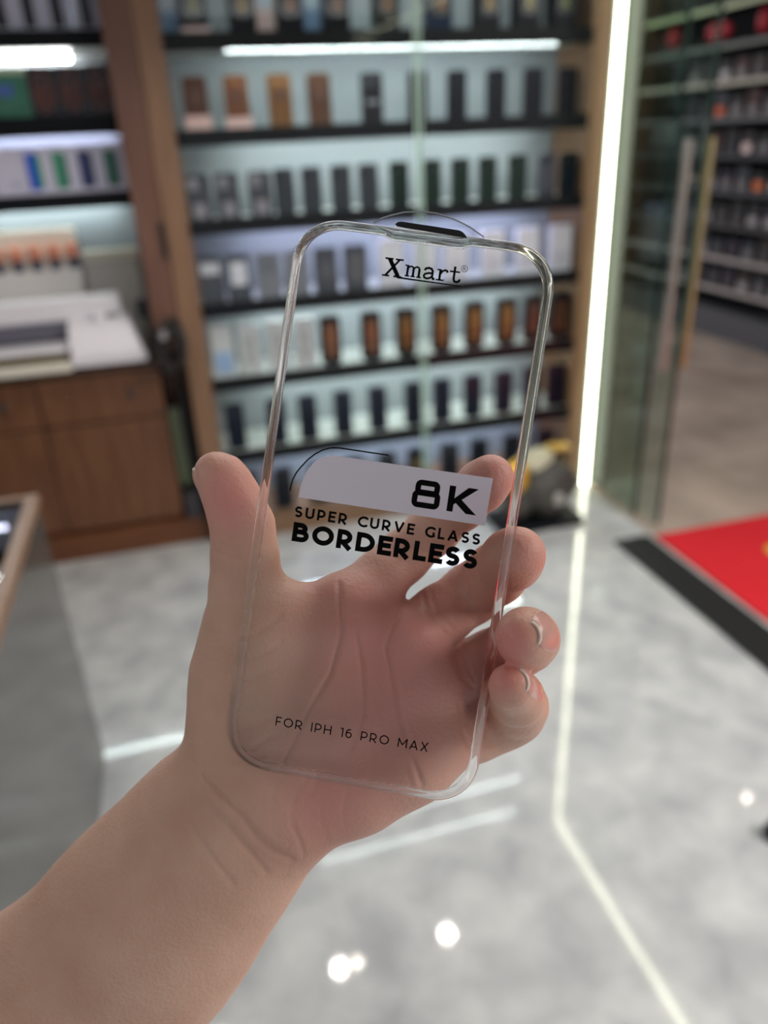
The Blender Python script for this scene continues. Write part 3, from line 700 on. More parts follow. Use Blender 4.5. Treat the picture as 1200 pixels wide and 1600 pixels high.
f0 = [bm.verts.new((x * MM, y * MM, 0.0006)) for x, y in ep]; f1 = [bm.verts.new((x * MM, y * MM, 0.0010)) for x, y in ep]
bm.faces.new(f0); bm.faces.new(list(reversed(f1)))
for i in range(len(ep)): bm.faces.new((f0[i], f1[i], f1[(i + 1) % len(ep)], f0[(i + 1) % len(ep)]))
obj('earpiece_mesh', bm, mesh_mat(), prot)

# ---- printed lettering, built as thick strokes (mm, v down)
def stroke(bm, pts, th, z, closed=False):
    P = [Vector((p[0], p[1])) for p in pts]; n = len(P); L_, R_ = [], []
    for i in range(n):
        if closed: p0, p1 = P[(i - 1) % n], P[(i + 1) % n]
        else: p0, p1 = P[max(i - 1, 0)], P[min(i + 1, n - 1)]
        d0 = (P[i] - p0); d1 = (p1 - P[i])
        d0 = d0.normalized() if d0.length > 1e-6 else d1.normalized(); d1 = d1.normalized() if d1.length > 1e-6 else d0
        nrm = Vector((-(d0.y + d1.y), d0.x + d1.x))
        if nrm.length < 1e-6: nrm = Vector((-d0.y, d0.x))
        nrm.normalize(); c = max(0.45, nrm.dot(Vector((-d0.y, d0.x))))
        L_.append(P[i] + nrm * th / 2 / c); R_.append(P[i] - nrm * th / 2 / c)
    lv = [bm.verts.new((p.x * MM, p.y * MM, z)) for p in L_]; rv = [bm.verts.new((p.x * MM, p.y * MM, z)) for p in R_]
    for i in range(n if closed else n - 1):
        j = (i + 1) % n
        bm.faces.new((lv[i], lv[j], rv[j], rv[i]))
def poly(bm, pts, z):
    bm.faces.new([bm.verts.new((x * MM, y * MM, z)) for x, y in pts])
def arc(cx, cy, rx, ry, a0, a1, n=14):
    return [(cx + rx * math.cos(math.radians(a0 + (a1 - a0) * i / n)), cy + ry * math.sin(math.radians(a0 + (a1 - a0) * i / n))) for i in range(n + 1)]
def glyph(ch, t):
    # unit cap height, y up, outer box starts at x = 0; returns (width, polylines)
    h = t / 2; T = 1 - h
    if ch == 'S':
        w = 0.62; cx = w / 2; r1 = (1 - t) / 4
        up = arc(cx, T - r1, w / 2 - h, r1, 28, 180, 12)[0:]; upb = arc(cx, T - r1, w / 2 - h, r1, 180, 262, 6)
        lo = arc(cx, h + r1, w / 2 - h, r1, 82, 0, 6); lob = arc(cx, h + r1, w / 2 - h, r1, 0, -152, 12)
        return w, [up + upb[1:] + lo + lob[1:]]
    if ch == 'U':
        w = 0.72; r = w / 2 - h
        return w, [[(h, 1), (h, 0.40)] + arc(w / 2, r * 0.95 + h, r, r * 0.95, 180, 360, 14) + [(w - h, 0.40), (w - h, 1)]]
    if ch in 'PRB':
        w = 0.66 if ch != 'B' else 0.72; m = 0.36 if ch == 'P' else 0.36
        if ch == 'B':
            m = 0.52; ru = (T - m) / 2; rl = (m - h) / 2
            return w, [[(h, 0), (h, 1)], [(h, T)] + arc(w - 0.08 - h - ru, T - ru, ru, ru, 90, -90, 10) + [(h, m)],
                       [(h, m)] + arc(w - h - rl, h + rl, rl, rl, 90, -90, 10) + [(h, h)]]
        r = (T - m) / 2
        out = [[(h, 0), (h, 1)], [(h, T)] + arc(w - h - r, T - r, r, r, 90, -90, 12) + [(h, m)]]
        if ch == 'R':
            w = 0.70; out.append([(w - h - r * 1.25, m + 0.02), (w - h * 0.9, 0.0)])
        return w, out
    if ch == 'E': w = 0.58; return w, [[(h, 0), (h, 1)], [(h, T), (w, T)], [(h, 0.51), (w * 0.92, 0.51)], [(h, h), (w, h)]]
    if ch == 'F': w = 0.55; return w, [[(h, 0), (h, 1)], [(h, T), (w, T)], [(h, 0.46), (w * 0.9, 0.46)]]
    if ch == 'L': w = 0.54; return w, [[(h, 0), (h, 1)], [(h, h), (w, h)]]
    if ch in 'CG':
        w = 0.74 if ch == 'C' else 0.78; rx = 0.43 - h / 2; ry = 0.5 - h
        p = arc(rx + h, 0.5, rx, ry, 42, 318, 22)
        out = [p]
        if ch == 'G': out = [arc(rx + h, 0.5, rx, ry, 42, 322, 22), [(w - h, 0.16), (w - h, 0.5)]]
        return w, out
    if ch == 'V': w = 0.80; return w, [[(h * 0.9, 1), (w / 2, h * 0.6)], [(w / 2, h * 0.6), (w - h * 0.9, 1)]]
    if ch == 'A': w = 0.82; return w, [[(h * 0.9, 0), (w / 2, 1 - h * 0.5)], [(w / 2, 1 - h * 0.5), (w - h * 0.9, 0)], [(w * 0.22, 0.29), (w * 0.78, 0.29)]]
    if ch == 'O': w = 0.92; p = arc(w / 2, 0.5, w / 2 - h, 0.5 - h, 0, 360, 32)[:-1]; return w, [('c', p)]
    if ch == 'D':
        w = 0.80; r = 0.5 - h
        return w, [[(h, 0), (h, 1)], [(h, T)] + arc(w - h - r * 0.98, 0.5, r * 0.98, r, 90, -90, 16) + [(h, h)]]
    if ch == 'I': return t, [[(h, 0), (h, 1)]]
    if ch == 'H': w = 0.74; return w, [[(h, 0), (h, 1)], [(w - h, 0), (w - h, 1)], [(h, 0.5), (w - h, 0.5)]]
    if ch == '1': w = 0.30; return w, [[(w - h, 0), (w - h, 1)], [(0.0, T), (w - h, T)]]
    if ch == '6':
        w = 0.62; r = 0.30 - h * 0.4
        return w, [('c', arc(w / 2, h + r, w / 2 - h, r, 0, 360, 24)[:-1]), arc(w / 2 + 0.06, 0.5, w / 2 - h + 0.06, 0.5 - h, 180, 70, 12)[0:], [(h, 0.5), (h, h + r)]]
    if ch == 'M': w = 0.90; return w, [[(h, 0), (h, 1)], [(h, T), (w / 2, 0.30)], [(w / 2, 0.30), (w - h, T)], [(w - h, 1), (w - h, 0)]]
    if ch == 'X': w = 0.74; return w, [[(h, 0), (w - h, 1)], [(h, 1), (w - h, 0)]]
    return 0.34, []
def text_line(bm, text, u0, u1, v_top, v_base, th, gap=0.10, space=0.40, z=-0.00004):
    H = v_base - v_top; t = th / H; adv = []; x = 0.0
    for i, ch in enumerate(text):
        if ch == ' ': x += space; adv.append((x, None)); continue
        w, s = glyph(ch, t); adv.append((x, s)); x += w + gap
    sx = (u1 - u0) / (x - gap)
    for x0, s in adv:
        for pl in s or []:
            closed = isinstance(pl, tuple)
            pts = pl[1] if closed else pl
            stroke(bm, [(u0 + (x0 + px) * sx, v_base - py * H) for px, py in pts], th, z, closed)
INK = mat('black_print', (6, 6, 7), 0.8, spec=0.1)
bm = bmesh.new(); text_line(bm, 'SUPER CURVE GLASS', 11.4, 65.0, 82.1, 85.25, 0.66, 0.20, 0.58); obj('print_line', bm, INK, prot)
bm = bmesh.new(); text_line(bm, 'BORDERLESS', 11.4, 65.3, 86.7, 92.25, 1.45, 0.055); obj('print_line', bm, INK, prot)
bm = bmesh.new(); text_line(bm, 'FOR IPH 16 PRO MAX', 14.6, 59.4, 143.55, 146.25, 0.36, 0.22, 0.62); obj('print_line', bm, INK, prot)
# serif word at the top
bm = bmesh.new(); Z = -0.00004
stroke(bm, [(28.0, 9.3), (31.0, 14.0)], 1.15, Z); stroke(bm, [(30.9, 9.3), (27.4, 14.0)], 0.62, Z)
for u0, u1, v in ((26.75, 29.1, 9.3), (29.7, 32.0, 9.3), (26.45, 28.5, 14.05), (29.7, 32.1, 14.05)): stroke(bm, [(u0, v), (u1, v)], 0.5, Z)
for u, v0 in ((33.45, 10.4), (35.1, 11.2), (36.75, 11.2)): stroke(bm, [(u, v0), (u, 13.5)], 0.66, Z)
stroke(bm, [(33.45, 11.5), (33.8, 10.9), (34.4, 10.65), (34.95, 10.9), (35.1, 11.4)], 0.5, Z); stroke(bm, [(35.1, 11.5), (35.45, 10.9), (36.05, 10.65), (36.6, 10.9), (36.75, 11.4)], 0.5, Z)
stroke(bm, [(32.6, 10.55), (33.5, 10.55)], 0.4, Z)
for u in (33.45, 35.1, 36.75): stroke(bm, [(u - 0.68, 13.45), (u + 0.68, 13.45)], 0.42, Z)
stroke(bm, [(38.2, 11.3), (38.5, 10.75), (39.3, 10.5), (40.1, 10.7), (40.5, 11.3), (40.5, 12.9), (40.8, 13.4), (41.3, 13.35)], 0.64, Z)
stroke(bm, [(40.5, 11.85), (39.3, 11.95), (38.4, 12.3), (38.15, 12.8), (38.4, 13.3), (39.1, 13.5), (39.9, 13.25), (40.5, 12.7)], 0.58, Z)
stroke(bm, [(42.6, 10.4), (42.6, 13.5)], 0.66, Z); stroke(bm, [(41.7, 10.6), (42.7, 10.6)], 0.42, Z); stroke(bm, [(41.6, 13.45), (43.9, 13.45)], 0.42, Z)
stroke(bm, [(42.7, 11.7), (43.2, 10.9), (43.9, 10.55), (44.5, 10.75), (44.65, 11.2)], 0.58, Z)
stroke(bm, [(46.55, 9.2), (46.55, 12.7), (46.85, 13.35), (47.5, 13.5), (48.1, 13.15), (48.3, 12.6)], 0.66, Z); stroke(bm, [(45.2, 10.65), (48.1, 10.65)], 0.46, Z)
stroke(bm, arc(49.15, 9.5, 0.88, 0.88, 0, 360, 24)[:-1], 0.16, Z, True)
stroke(bm, [(48.85, 9.98), (48.85, 9.02)], 0.17, Z); stroke(bm, [(48.85, 9.06), (49.2, 9.06), (49.42, 9.28), (49.2, 9.52), (48.85, 9.52)], 0.15, Z); stroke(bm, [(49.15, 9.52), (49.48, 9.98)], 0.16, Z)
poly(bm, [(30.2, 13.95), (48.9, 14.35), (48.5, 14.62), (30.9, 14.5)], Z)
obj('print_line', bm, INK, prot)
# white label with rounded left shoulder, its outline and 8K
bm = bmesh.new()
lab = [(11.85, 79.55), (12.0, 76.5), (12.55, 73.6), (13.55, 71.1), (14.9, 69.0), (16.6, 67.4), (18.6, 66.5), (21.0, 66.2), (65.85, 66.05), (65.6, 79.55)]
poly(bm, lab, -0.00003)
def label_mat():
    M = bpy.data.materials.new('white_label_film'); M.use_nodes = True
    nt = M.node_tree; b_ = nt.nodes['Principled BSDF']; L = nt.links.new
    b_.inputs['Base Color'].default_value = srgb(226, 222, 236); b_.inputs['Roughness'].default_value = 0.5
    tr = nt.nodes.new('ShaderNodeBsdfTranslucent'); tr.inputs[0].default_value = srgb(226, 222, 236)
    mx = nt.nodes.new('ShaderNodeMixShader'); mx.inputs[0].default_value = 0.35
    L(b_.outputs[0], mx.inputs[1]); L(tr.outputs[0], mx.inputs[2]); L(mx.outputs[0], nt.nodes['Material Output'].inputs[0])
    return M
lo = obj('white_label', bm, label_mat(), prot)
bm = bmesh.new()
for cx, cy, wx, hy in ((48.15, 71.5, 6.3, 3.1), (48.1, 74.75, 7.3, 3.75)):
    t_ = 1.6; w2, h2, r = wx / 2 - t_ / 2 + 0.35, hy / 2 - t_ / 2 + 0.62, 0.9
    pts = arc(cx + w2 - r, cy + h2 - r, r, r, 0, 90, 5) + arc(cx - w2 + r, cy + h2 - r, r, r, 90, 180, 5) + arc(cx - w2 + r, cy - h2 + r, r, r, 180, 270, 5) + arc(cx + w2 - r, cy - h2 + r, r, r, 270, 360, 5)
    stroke(bm, pts, t_, -0.00006, True)
stroke(bm, [(55.15, 69.75), (55.15, 77.05)], 1.75, -0.00006)
poly(bm, [(55.6, 73.6), (59.6, 69.7), (62.45, 69.7), (58.1, 73.35), (62.75, 77.1), (59.8, 77.1), (56.6, 74.5), (55.6, 75.3)], -0.00006)
obj('print_line', bm, INK, lo)
bm = bmesh.new()
stroke(bm, [(9.2, 78.1), (9.25, 76.4), (9.55, 74.6), (10.3, 72.6), (11.4, 70.8), (13.0, 68.5), (14.9, 66.55), (16.9, 65.1), (19.0, 64.2), (21.4, 63.85), (24.0, 63.85), (35.8, 63.9)], 0.40, -0.00004)
obj('print_line', bm, INK, prot)

# ------------------------------------------------------------------ the hand and forearm: one continuous surface
VOX = 0.0007
GX = np.arange(-0.155, 0.070, VOX, dtype=np.float32)
GY = np.arange(-0.026, 0.205, VOX, dtype=np.float32)
GZ = np.arange(0.186, 0.292, VOX, dtype=np.float32)
class Field:
    def __init__(self):
        self.f = np.full((len(GX), len(GY), len(GZ)), 0.05, np.float32)
    def cone(self, a, b, ra, rb, k=0.004, flat=1.0):
        # tapered capsule, optionally squashed along the view depth, smooth-joined
        R_ = max(ra, rb); mg = R_ + k + 0.006
        lo = np.minimum(a, b) - mg; hi = np.maximum(a, b) + mg
        sl = tuple(slice(int(np.searchsorted(g, l)), int(np.searchsorted(g, h))) for g, l, h in zip((GX, GY, GZ), lo, hi))
        if any(s.stop <= s.start for s in sl): return
        X = GX[sl[0]][:, None, None]; Y = GY[sl[1]][None, :, None]; Z = GZ[sl[2]][None, None, :]
        zs = 1.0 / flat
        d = b - a; d = d * np.array([1, 1, zs]); L2 = float(d @ d) + 1e-12
        px, py, pz = X - a[0], Y - a[1], (Z - a[2]) * zs
        t = np.clip((px * d[0] + py * d[1] + pz * d[2]) / L2, 0, 1)
        q = np.sqrt((px - t * d[0]) ** 2 + (py - t * d[1]) ** 2 + (pz - t * d[2]) ** 2) - (ra + (rb - ra) * t)
        q = q * (flat if flat < 1 else 1.0)
        g = self.f[sl]
        h = np.maximum(k - np.abs(g - q), 0) / k
        self.f[sl] = np.minimum(g, q) - h * h * k * 0.25
    def chain(self, pts, k=0.004, flat=1.0):
        P = [(at(x, y, d), r * d / F_PX) for x, y, d, r in pts]
        for (a, ra), (b, rb) in zip(P, P[1:]): self.cone(a, b, ra, rb, k, flat)
def smin(a, b, k):
    h = np.maximum(k - np.abs(a - b), 0) / k
    return np.minimum(a, b) - h * h * k * 0.25

palm = Field()
# forearm and wrist
palm.chain([(405, 1222, .246, 98), (372, 1270, .2465, 120), (300, 1358, .248, 134), (225, 1450, .250, 151), (90, 1605, .254, 178), (-80, 1790, .260, 214)], 0.010, 0.70)
# palm body
W0 = (410, 1215, .2462, 78)
for q in ((552, 948, .2440, 50), (635, 1000, .2440, 54), (668, 1070, .2440, 54)):
    palm.chain([W0, ((W0[0] + q[0]) / 2 + 6, (W0[1] + q[1]) / 2, .2455, 70), q], 0.008)
palm.chain([(470, 1262, .2425, 72), (560, 1224, .2415, 65), (640, 1186, .2420, 59), (680, 1155, .2435, 56)], 0.008)      # heel, little-finger side
palm.chain([(391, 1190, .2468, 76), (391, 1110, .2468, 81), (392, 1045, .2455, 79), (398, 975, .2425, 64), (410, 940, .2415, 44)], 0.009)  # thumb ball
palm.chain([(430, 985, .2430, 48), (520, 960, .2450, 46)], 0.010)                          # web
# thumb
palm.chain([(394, 985, .2430, 67), (385, 920, .2408, 53), (383, 870, .2385, 48), (379, 822, .2375, 45), (366, 786, .2360, 40.5), (353, 758, .2350, 36), (344, 745, .2345, 32.5), (335, 738, .2345, 27)], 0.003)
fingers = [
    [(556, 950, .2450, 50), (594, 903, .2500, 42), (628, 872, .2550, 40), (678, 827, .2540, 38.5), (722, 788, .2440, 38), (752, 760, .2320, 38), (766, 747, .2270, 37)],
    [(636, 1002, .2450, 54), (688, 962, .2550, 46.5), (738, 926, .2600, 46), (776, 896, .2490, 46), (800, 874, .2340, 46), (808, 867, .2280, 44.5)],
    [(668, 1070, .2450, 52), (718, 1052, .2570, 46), (772, 1030, .2630, 44), (808, 1012, .2560, 43), (822, 1003, .2440, 43), (826, 998, .2320, 43), (822, 996, .2100, 42), (817, 995, .2050, 38)],
    [(674, 1160, .2440, 55), (742, 1137, .2550, 48), (786, 1120, .2570, 46), (804, 1111, .2510, 44), (810, 1103, .2400, 41.5), (807, 1090, .2240, 38.5), (798, 1072, .2080, 35)],
]
total = palm.f
finger_fields = []
for k, ch in enumerate(fingers):
    fl = Field(); fl.chain(ch, 0.0030 if k < 2 else 0.0045); finger_fields.append(fl.f)
joined = [smin(palm.f, f, q) for f, q in zip(finger_fields, (0.006, 0.0035, 0.0035, 0.005))]
total = joined[0]
for j in joined[1:]: total = smin(total, j, 0.0010)
del finger_fields, joined

def surface_nets(f):
    nx, ny, nz = f.shape
    s = f < 0
    c = np.zeros((nx - 1, ny - 1, nz - 1), np.int8)
    corners = [(i, j, k) for i in (0, 1) for j in (0, 1) for k in (0, 1)]
    for i, j, k in corners: c += s[i:nx - 1 + i, j:ny - 1 + j, k:nz - 1 + k]
    act = (c > 0) & (c < 8)
    idx = np.argwhere(act); vid = np.full(act.shape, -1, np.int32); vid[act] = np.arange(len(idx))
    val = {q: f[idx[:, 0] + q[0], idx[:, 1] + q[1], idx[:, 2] + q[2]] for q in corners}
    acc = np.zeros((len(idx), 3)); cnt = np.zeros(len(idx))
    for q in corners:
        for ax in range(3):
            if q[ax]: continue
            r = list(q); r[ax] = 1; r = tuple(r)
            a, b = val[q], val[r]; m_ = (a < 0) != (b < 0)
            t = np.where(m_, a / np.where(m_, a - b, 1), 0)
            p = np.array(q, float)[None, :].repeat(len(idx), 0); p[:, ax] += t
            acc[m_] += p[m_]; cnt[m_] += 1
    v = idx + acc / cnt[:, None]
    verts = np.stack([GX[0] + v[:, 0] * VOX, GY[0] + v[:, 1] * VOX, GZ[0] + v[:, 2] * VOX], 1)
    quads = []
    for ax in range(3):
        o1, o2 = [(1, 2), (0, 2), (0, 1)][ax]
        sl0 = [slice(1, -1)] * 3; sl1 = [slice(1, -1)] * 3
        sl0[ax] = slice(0, f.shape[ax] - 1); sl1[ax] = slice(1, f.shape[ax])
        e = np.argwhere(s[tuple(sl0)] != s[tuple(sl1)])
        off = np.ones(3, int); off[ax] = 0
        e = e + off
        inside = s[e[:, 0], e[:, 1], e[:, 2]]
        def vv(a, b):
            p = e.copy(); p[:, o1] -= a; p[:, o2] -= b
            return vid[p[:, 0], p[:, 1], p[:, 2]]
        q = np.stack([vv(0, 0), vv(1, 0), vv(1, 1), vv(0, 1)], 1)
        flip = inside if ax != 1 else ~inside
        q[~flip] = q[~flip][:, ::-1]
        quads.append(q)
    return verts, np.concatenate(quads)
total = total.copy()
V, Q = surface_nets(total)
Q = Q[(Q >= 0).all(1)]
def normals(V, Q):
    n = np.cross(V[Q[:, 2]] - V[Q[:, 0]], V[Q[:, 3]] - V[Q[:, 1]]); N = np.zeros_like(V)
    for k in range(4): np.add.at(N, Q[:, k], n)
    return N / (np.linalg.norm(N, axis=1, keepdims=True) + 1e-12)
def smooth(V, Q, lam):
    S = np.zeros_like(V); C = np.zeros(len(V))
    for k in range(4):
        a, b = Q[:, k], Q[:, (k + 1) % 4]
        np.add.at(S, a, V[b]); np.add.at(C, a, 1); np.add.at(S, b, V[a]); np.add.at(C, b, 1)
    return V + lam * (S / np.maximum(C, 1)[:, None] - V)
for lam in (0.6, -0.57) * 14: V = smooth(V, Q, lam)
N = normals(V, Q)
# skin creases pressed into the palm side; each is a polyline over the skin: points, depth mm, half-width mm
CREASES = [
    ([(530, 912), (534, 990), (517, 1052), (480, 1117), (440, 1200)], 0.55, 1.0),
    ([(553, 967), (566, 1043), (571, 1113), (552, 1168)], 0.40, 0.9),
    ([(627, 950), (604, 1010), (616, 1067), (628, 1130), (660, 1226)], 0.55, 1.0),
    ([(304, 1191), (340, 1235), (379, 1274), (405, 1310), (426, 1328), (456, 1342)], 0.75, 1.2),
    ([(320, 1240), (364, 1300), (416, 1362)], 0.45, 1.2),
    ([(284, 1258), (315, 1318), (364, 1382)], 0.30, 1.2),
    ([(458, 1290), (470, 1318), (474, 1336)], 0.4, 1.0),
    ([(660, 928), (670, 960), (697, 990)], 0.6, 0.9), ([(672, 925), (682, 952), (708, 984)], 0.35, 0.8),
    ([(662, 806), (680, 824), (698, 836)], 0.5, 0.9), ([(650, 826), (668, 842), (682, 852)], 0.35, 0.8),
    ([(722, 892), (730, 912), (736, 940)], 0.45, 0.9),
    ([(709, 1012), (722, 1058), (740, 1074)], 0.6, 1.0), ([(722, 1010), (733, 1045), (742, 1064)], 0.35, 0.8),
    ([(720, 1102), (723, 1140), (738, 1180)], 0.6, 1.0),
    ([(337, 862), (362, 869), (392, 870)], 0.35, 0.9), ([(340, 851), (365, 856)], 0.25, 0.8),
    ([(310, 1008), (335, 1016), (362, 1015)], 0.35, 0.9), ([(308, 1026), (330, 1034), (364, 1036)], 0.30, 0.9), ([(312, 985), (335, 992), (352, 990)], 0.2, 0.8),
    ([(360, 1012), (400, 990), (440, 962)], 0.30, 1.0), ([(370, 1040), (410, 1022), (440, 1006)], 0.25, 1.0), ([(376, 1066), (415, 1050), (440, 1040)], 0.22, 1.0),
    ([(372, 1140), (400, 1135), (430, 1118)], 0.25, 1.0), ([(362, 1176), (395, 1168), (425, 1150)], 0.3, 1.0), ([(356, 1186), (380, 1190), (410, 1182)], 0.35, 1.0),
    ([(585, 1120), (588, 1180), (575, 1230)], 0.18, 1.0), ([(520, 1130), (500, 1190), (490, 1240)], 0.22, 1.0), ([(630, 1170), (634, 1200), (645, 1235)], 0.2, 0.8),
    ([(455, 1290), (462, 1240), (480, 1215)], 0.18, 1.2), ([(540, 1240), (536, 1270), (540, 1290)], 0.2, 0.9), ([(500, 1250), (502, 1290), (512, 1310)], 0.18, 0.9),
    ([(430, 1260), (425, 1230), (432, 1210)], 0.15, 1.0),
    ([(806, 850), (812, 868), (812, 886)], 0.10, 1.0),
]
px = 600 + F_PX * V[:, 0] / V[:, 2]; py = 800 + F_PX * V[:, 1] / V[:, 2]
facing = np.clip(-(N * V).sum(1) / np.linalg.norm(V, axis=1), 0, 1)
disp = np.zeros(len(V))
behind = V[:, 2] > 0.220
for pts, dep, hw in CREASES:
    best = np.full(len(V), 1e9)
    P = np.array(pts, float)
    for k in range(len(P) - 1):
        a, b = P[k], P[k + 1]; d = b - a; L2 = d @ d
        t = np.clip(((px - a[0]) * d[0] + (py - a[1]) * d[1]) / L2, 0, 1)
        best = np.minimum(best, np.hypot(px - a[0] - t * d[0], py - a[1] - t * d[1]))
    mmd = best * V[:, 2] / F_PX * 1000
    dep = dep * 1.35; hw = hw * 0.75
    disp += dep * np.exp(-(mmd / hw) ** 2) - dep * 0.05 * np.exp(-((mmd - 2.2 * hw) / (1.3 * hw)) ** 2)
V = V - N * (disp * facing * behind * 0.001)[:, None]
# flush: redder skin on palm pads and finger tips, yellower on the forearm
def blob(x, y, r): return np.exp(-(((px - x) ** 2 + (py - y) ** 2) / r ** 2))
flush = np.clip(0.9 * blob(360, 775, 70) + 0.75 * blob(640, 1000, 130) + 0.55 * blob(600, 1160, 130) + 0.5 * blob(500, 1270, 80) + 0.8 * blob(780, 740, 70)
                + 0.6 * blob(830, 870, 60) + 0.9 * blob(800, 1000, 34) + 0.8 * blob(790, 1055, 34) + 0.4 * blob(540, 960, 90), 0, 1)
base_pt = at(400, 1230, 0.243)
hm = bpy.data.meshes.new('person')
Vw = V @ ROWS + CAM_POS; org = wpos(base_pt); Vl = Vw - org
hm.from_pydata([tuple(v) for v in Vl], [], [tuple(int(i) for i in q) for q in Q]); hm.update()
hm.polygons.foreach_set('use_smooth', [True] * len(hm.polygons))
att = hm.color_attributes.new('flush', 'FLOAT_COLOR', 'POINT')
att.data.foreach_set('color', np.stack([flush, flush, flush, np.ones_like(flush)], 1).astype(np.float32).ravel())
def skin_mat():
    M = bpy.data.materials.new('skin'); M.use_nodes = True
    nt = M.node_tree; b_ = nt.nodes['Principled BSDF']; L = nt.links.new
    tc = nt.nodes.new('ShaderNodeTexCoord'); at_ = nt.nodes.new('ShaderNodeAttribute'); at_.attribute_name = 'flush'
    n1 = nt.nodes.new('ShaderNodeTexNoise'); n1.inputs['Scale'].default_value = 55; n1.inputs['Detail'].default_value = 4
    n2 = nt.nodes.new('ShaderNodeTexNoise'); n2.inputs['Scale'].default_value = 900; n2.inputs['Detail'].default_value = 3
    n3 = nt.nodes.new('ShaderNodeTexNoise'); n3.inputs['Scale'].default_value = 260; n3.inputs['Detail'].default_value = 3
    r = nt.nodes.new('ShaderNodeValToRGB')
    r.color_ramp.elements[0].position = 0.3; r.color_ramp.elements[1].position = 0.7
    r.color_ramp.elements[0].color = srgb(*SKIN_A); r.color_ramp.elements[1].color = srgb(*SKIN_B)
    mx = nt.nodes.new('ShaderNodeMix'); mx.data_type = 'RGBA'
    mx.inputs[7].default_value = srgb(*SKIN_RED)
    L(tc.outputs['Object'], n1.inputs['Vector']); L(tc.outputs['Object'], n2.inputs['Vector']); L(tc.outputs['Object'], n3.inputs['Vector'])
    L(n1.outputs['Fac'], r.inputs['Fac']); L(r.outputs['Color'], mx.inputs[6]); L(at_.outputs['Fac'], mx.inputs[0])
    L(mx.outputs[2], b_.inputs['Base Color'])
    ad = nt.nodes.new('ShaderNodeMath'); ad.operation = 'ADD'; L(n2.outputs['Fac'], ad.inputs[0]); L(n3.outputs['Fac'], ad.inputs[1])
    bp = nt.nodes.new('ShaderNodeBump'); bp.inputs['Strength'].default_value = 0.4; bp.inputs['Distance'].default_value = 0.0006
    L(ad.outputs[0], bp.inputs['Height']); L(bp.outputs[0], b_.inputs['Normal'])
    b_.inputs['Roughness'].default_value = 0.48; b_.inputs['Specular IOR Level'].default_value = 0.35
    b_.inputs['Subsurface Weight'].default_value = 0.4; b_.inputs['Subsurface Radius'].default_value = (1.0, 0.35, 0.2); b_.inputs['Subsurface Scale'].default_value = 0.003
    return M
SKIN_A, SKIN_B, SKIN_RED = (203, 163, 142), (216, 179, 158), (220, 150, 141)
SKIN = skin_mat(); hm.materials.append(SKIN)
hand = bpy.data.objects.new('person', hm); COL.objects.link(hand); hand.location = org
tag(hand, 'bare left forearm and hand of a person, palm towards the camera, holding clear screen protector', 'person')
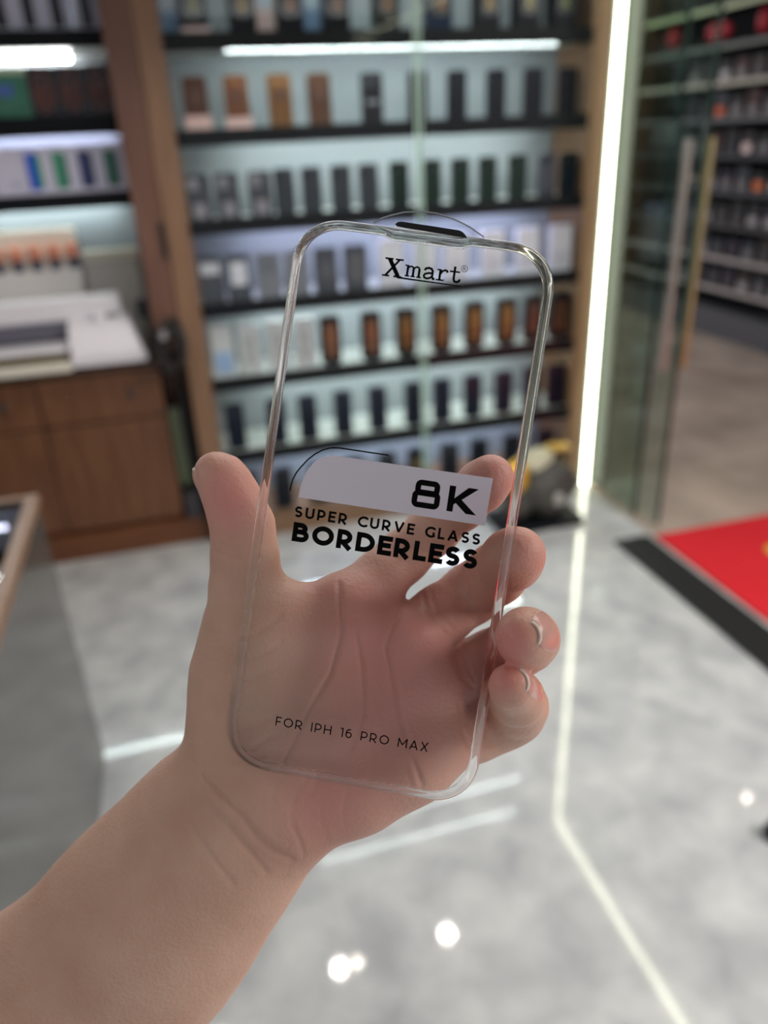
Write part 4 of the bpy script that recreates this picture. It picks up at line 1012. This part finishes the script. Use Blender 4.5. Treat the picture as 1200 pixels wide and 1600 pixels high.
# finger nails
NAIL = mat('nail', (212, 164, 152), 0.25); NAIL_EDGE = mat('nail_free_edge', (240, 228, 216), 0.3)
def skin_hit(o, d):
    # distance from a point inside the finger to the skin along d
    r = np.arange(0.0015, 0.016, 0.0001); P = o[None, :] + r[:, None] * d[None, :]
    ijk = [(P[:, k] - g[0]) / VOX for k, g in enumerate((GX, GY, GZ))]
    i0 = [np.clip(np.floor(q).astype(int), 0, total.shape[k] - 2) for k, q in enumerate(ijk)]
    f = np.zeros(len(r))
    for c in range(8):
        w = 1.0; ix = []
        for k in range(3):
            t = ijk[k] - i0[k]; bit = (c >> k) & 1
            w = w * (t if bit else 1 - t); ix.append(i0[k] + bit)
        f += w * total[ix[0], ix[1], ix[2]]
    out = np.nonzero(f > 0)[0]
    return r[out[0]] if len(out) else r[-1]
def nail(p0, p1, up, half, s0, phi_end):
    # curved plate laid on the skin over the back of a finger end; s0..1 along the bone, then round the tip by phi_end degrees
    ax = p1 - p0; Ln = np.linalg.norm(ax); ax = ax / Ln; up = up - ax * (up @ ax); up /= np.linalg.norm(up); sd = np.cross(ax, up)
    path = [(s0 + (1 - s0) * i / 7, 0.0) for i in range(7)] + [(1.0, phi_end * i / 6) for i in range(7)]
    NJ = 12
    def surface(rows_path, lift0, lift1, thick):
        bm = bmesh.new(); rows = []; n = len(rows_path)
        for top in (1, 0):
            for i, (sv, phi) in enumerate(rows_path):
                o = p0 + ax * (Ln * sv); row = []
                e = i / (n - 1)
                w = half * min(1.0, 0.72 + 0.5 * (e if n > 3 else 1.0)) * (1.0 - 0.12 * max(0, (e if n > 3 else 1.0) - 0.8) / 0.2)
                for j in range(NJ + 1):
                    an = math.radians(-w + 2 * w * j / NJ)
                    rad = up * math.cos(an) + sd * math.sin(an)
                    d = rad * math.cos(math.radians(phi)) + ax * math.sin(math.radians(phi))
                    edge = abs(2.0 * j / NJ - 1) ** 4
                    lift = (lift0 + (lift1 - lift0) * e) * (1 - edge) - 0.00012 * edge
                    row.append(bm.verts.new(tuple(wpos(o + d * (skin_hit(o, d) + (lift if top else lift - thick))) - org)))
                rows.append(row)
        for blk in (0, n):
            for i in range(n - 1):
                for j in range(NJ): bm.faces.new((rows[blk + i][j], rows[blk + i][j + 1], rows[blk + i + 1][j + 1], rows[blk + i + 1][j]))
        for i in range(n - 1):
            for j in (0, NJ): bm.faces.new((rows[i][j], rows[i + 1][j], rows[n + i + 1][j], rows[n + i][j]))
        for j in range(NJ):
            for i in (0, n - 1): bm.faces.new((rows[i][j], rows[i][j + 1], rows[n + i][j + 1], rows[n + i][j]))
        return bm
    o = obj('fingernail', surface(path, -0.0001, 0.00035, 0.0007), NAIL, hand, smooth=True)
    obj('free_edge', surface([(1.0, phi_end - 3.0), (1.0, phi_end), (1.0, phi_end + 2.5)], 0.00045, 0.00045, 0.0006), NAIL_EDGE, o, smooth=True)
nail(at(826, 998, .232), at(818, 995, .2052), np.array([1.0, -0.30, -0.15]), 52, 0.45, 48)
nail(at(810, 1103, .240), at(799, 1073, .2085), np.array([1.0, -0.40, -0.2]), 50, 0.5, 44)
nail(at(362, 782, .236), at(340, 741, .2345), np.array([-0.90, 0.42, 0.16]), 50, 0.2, 38)
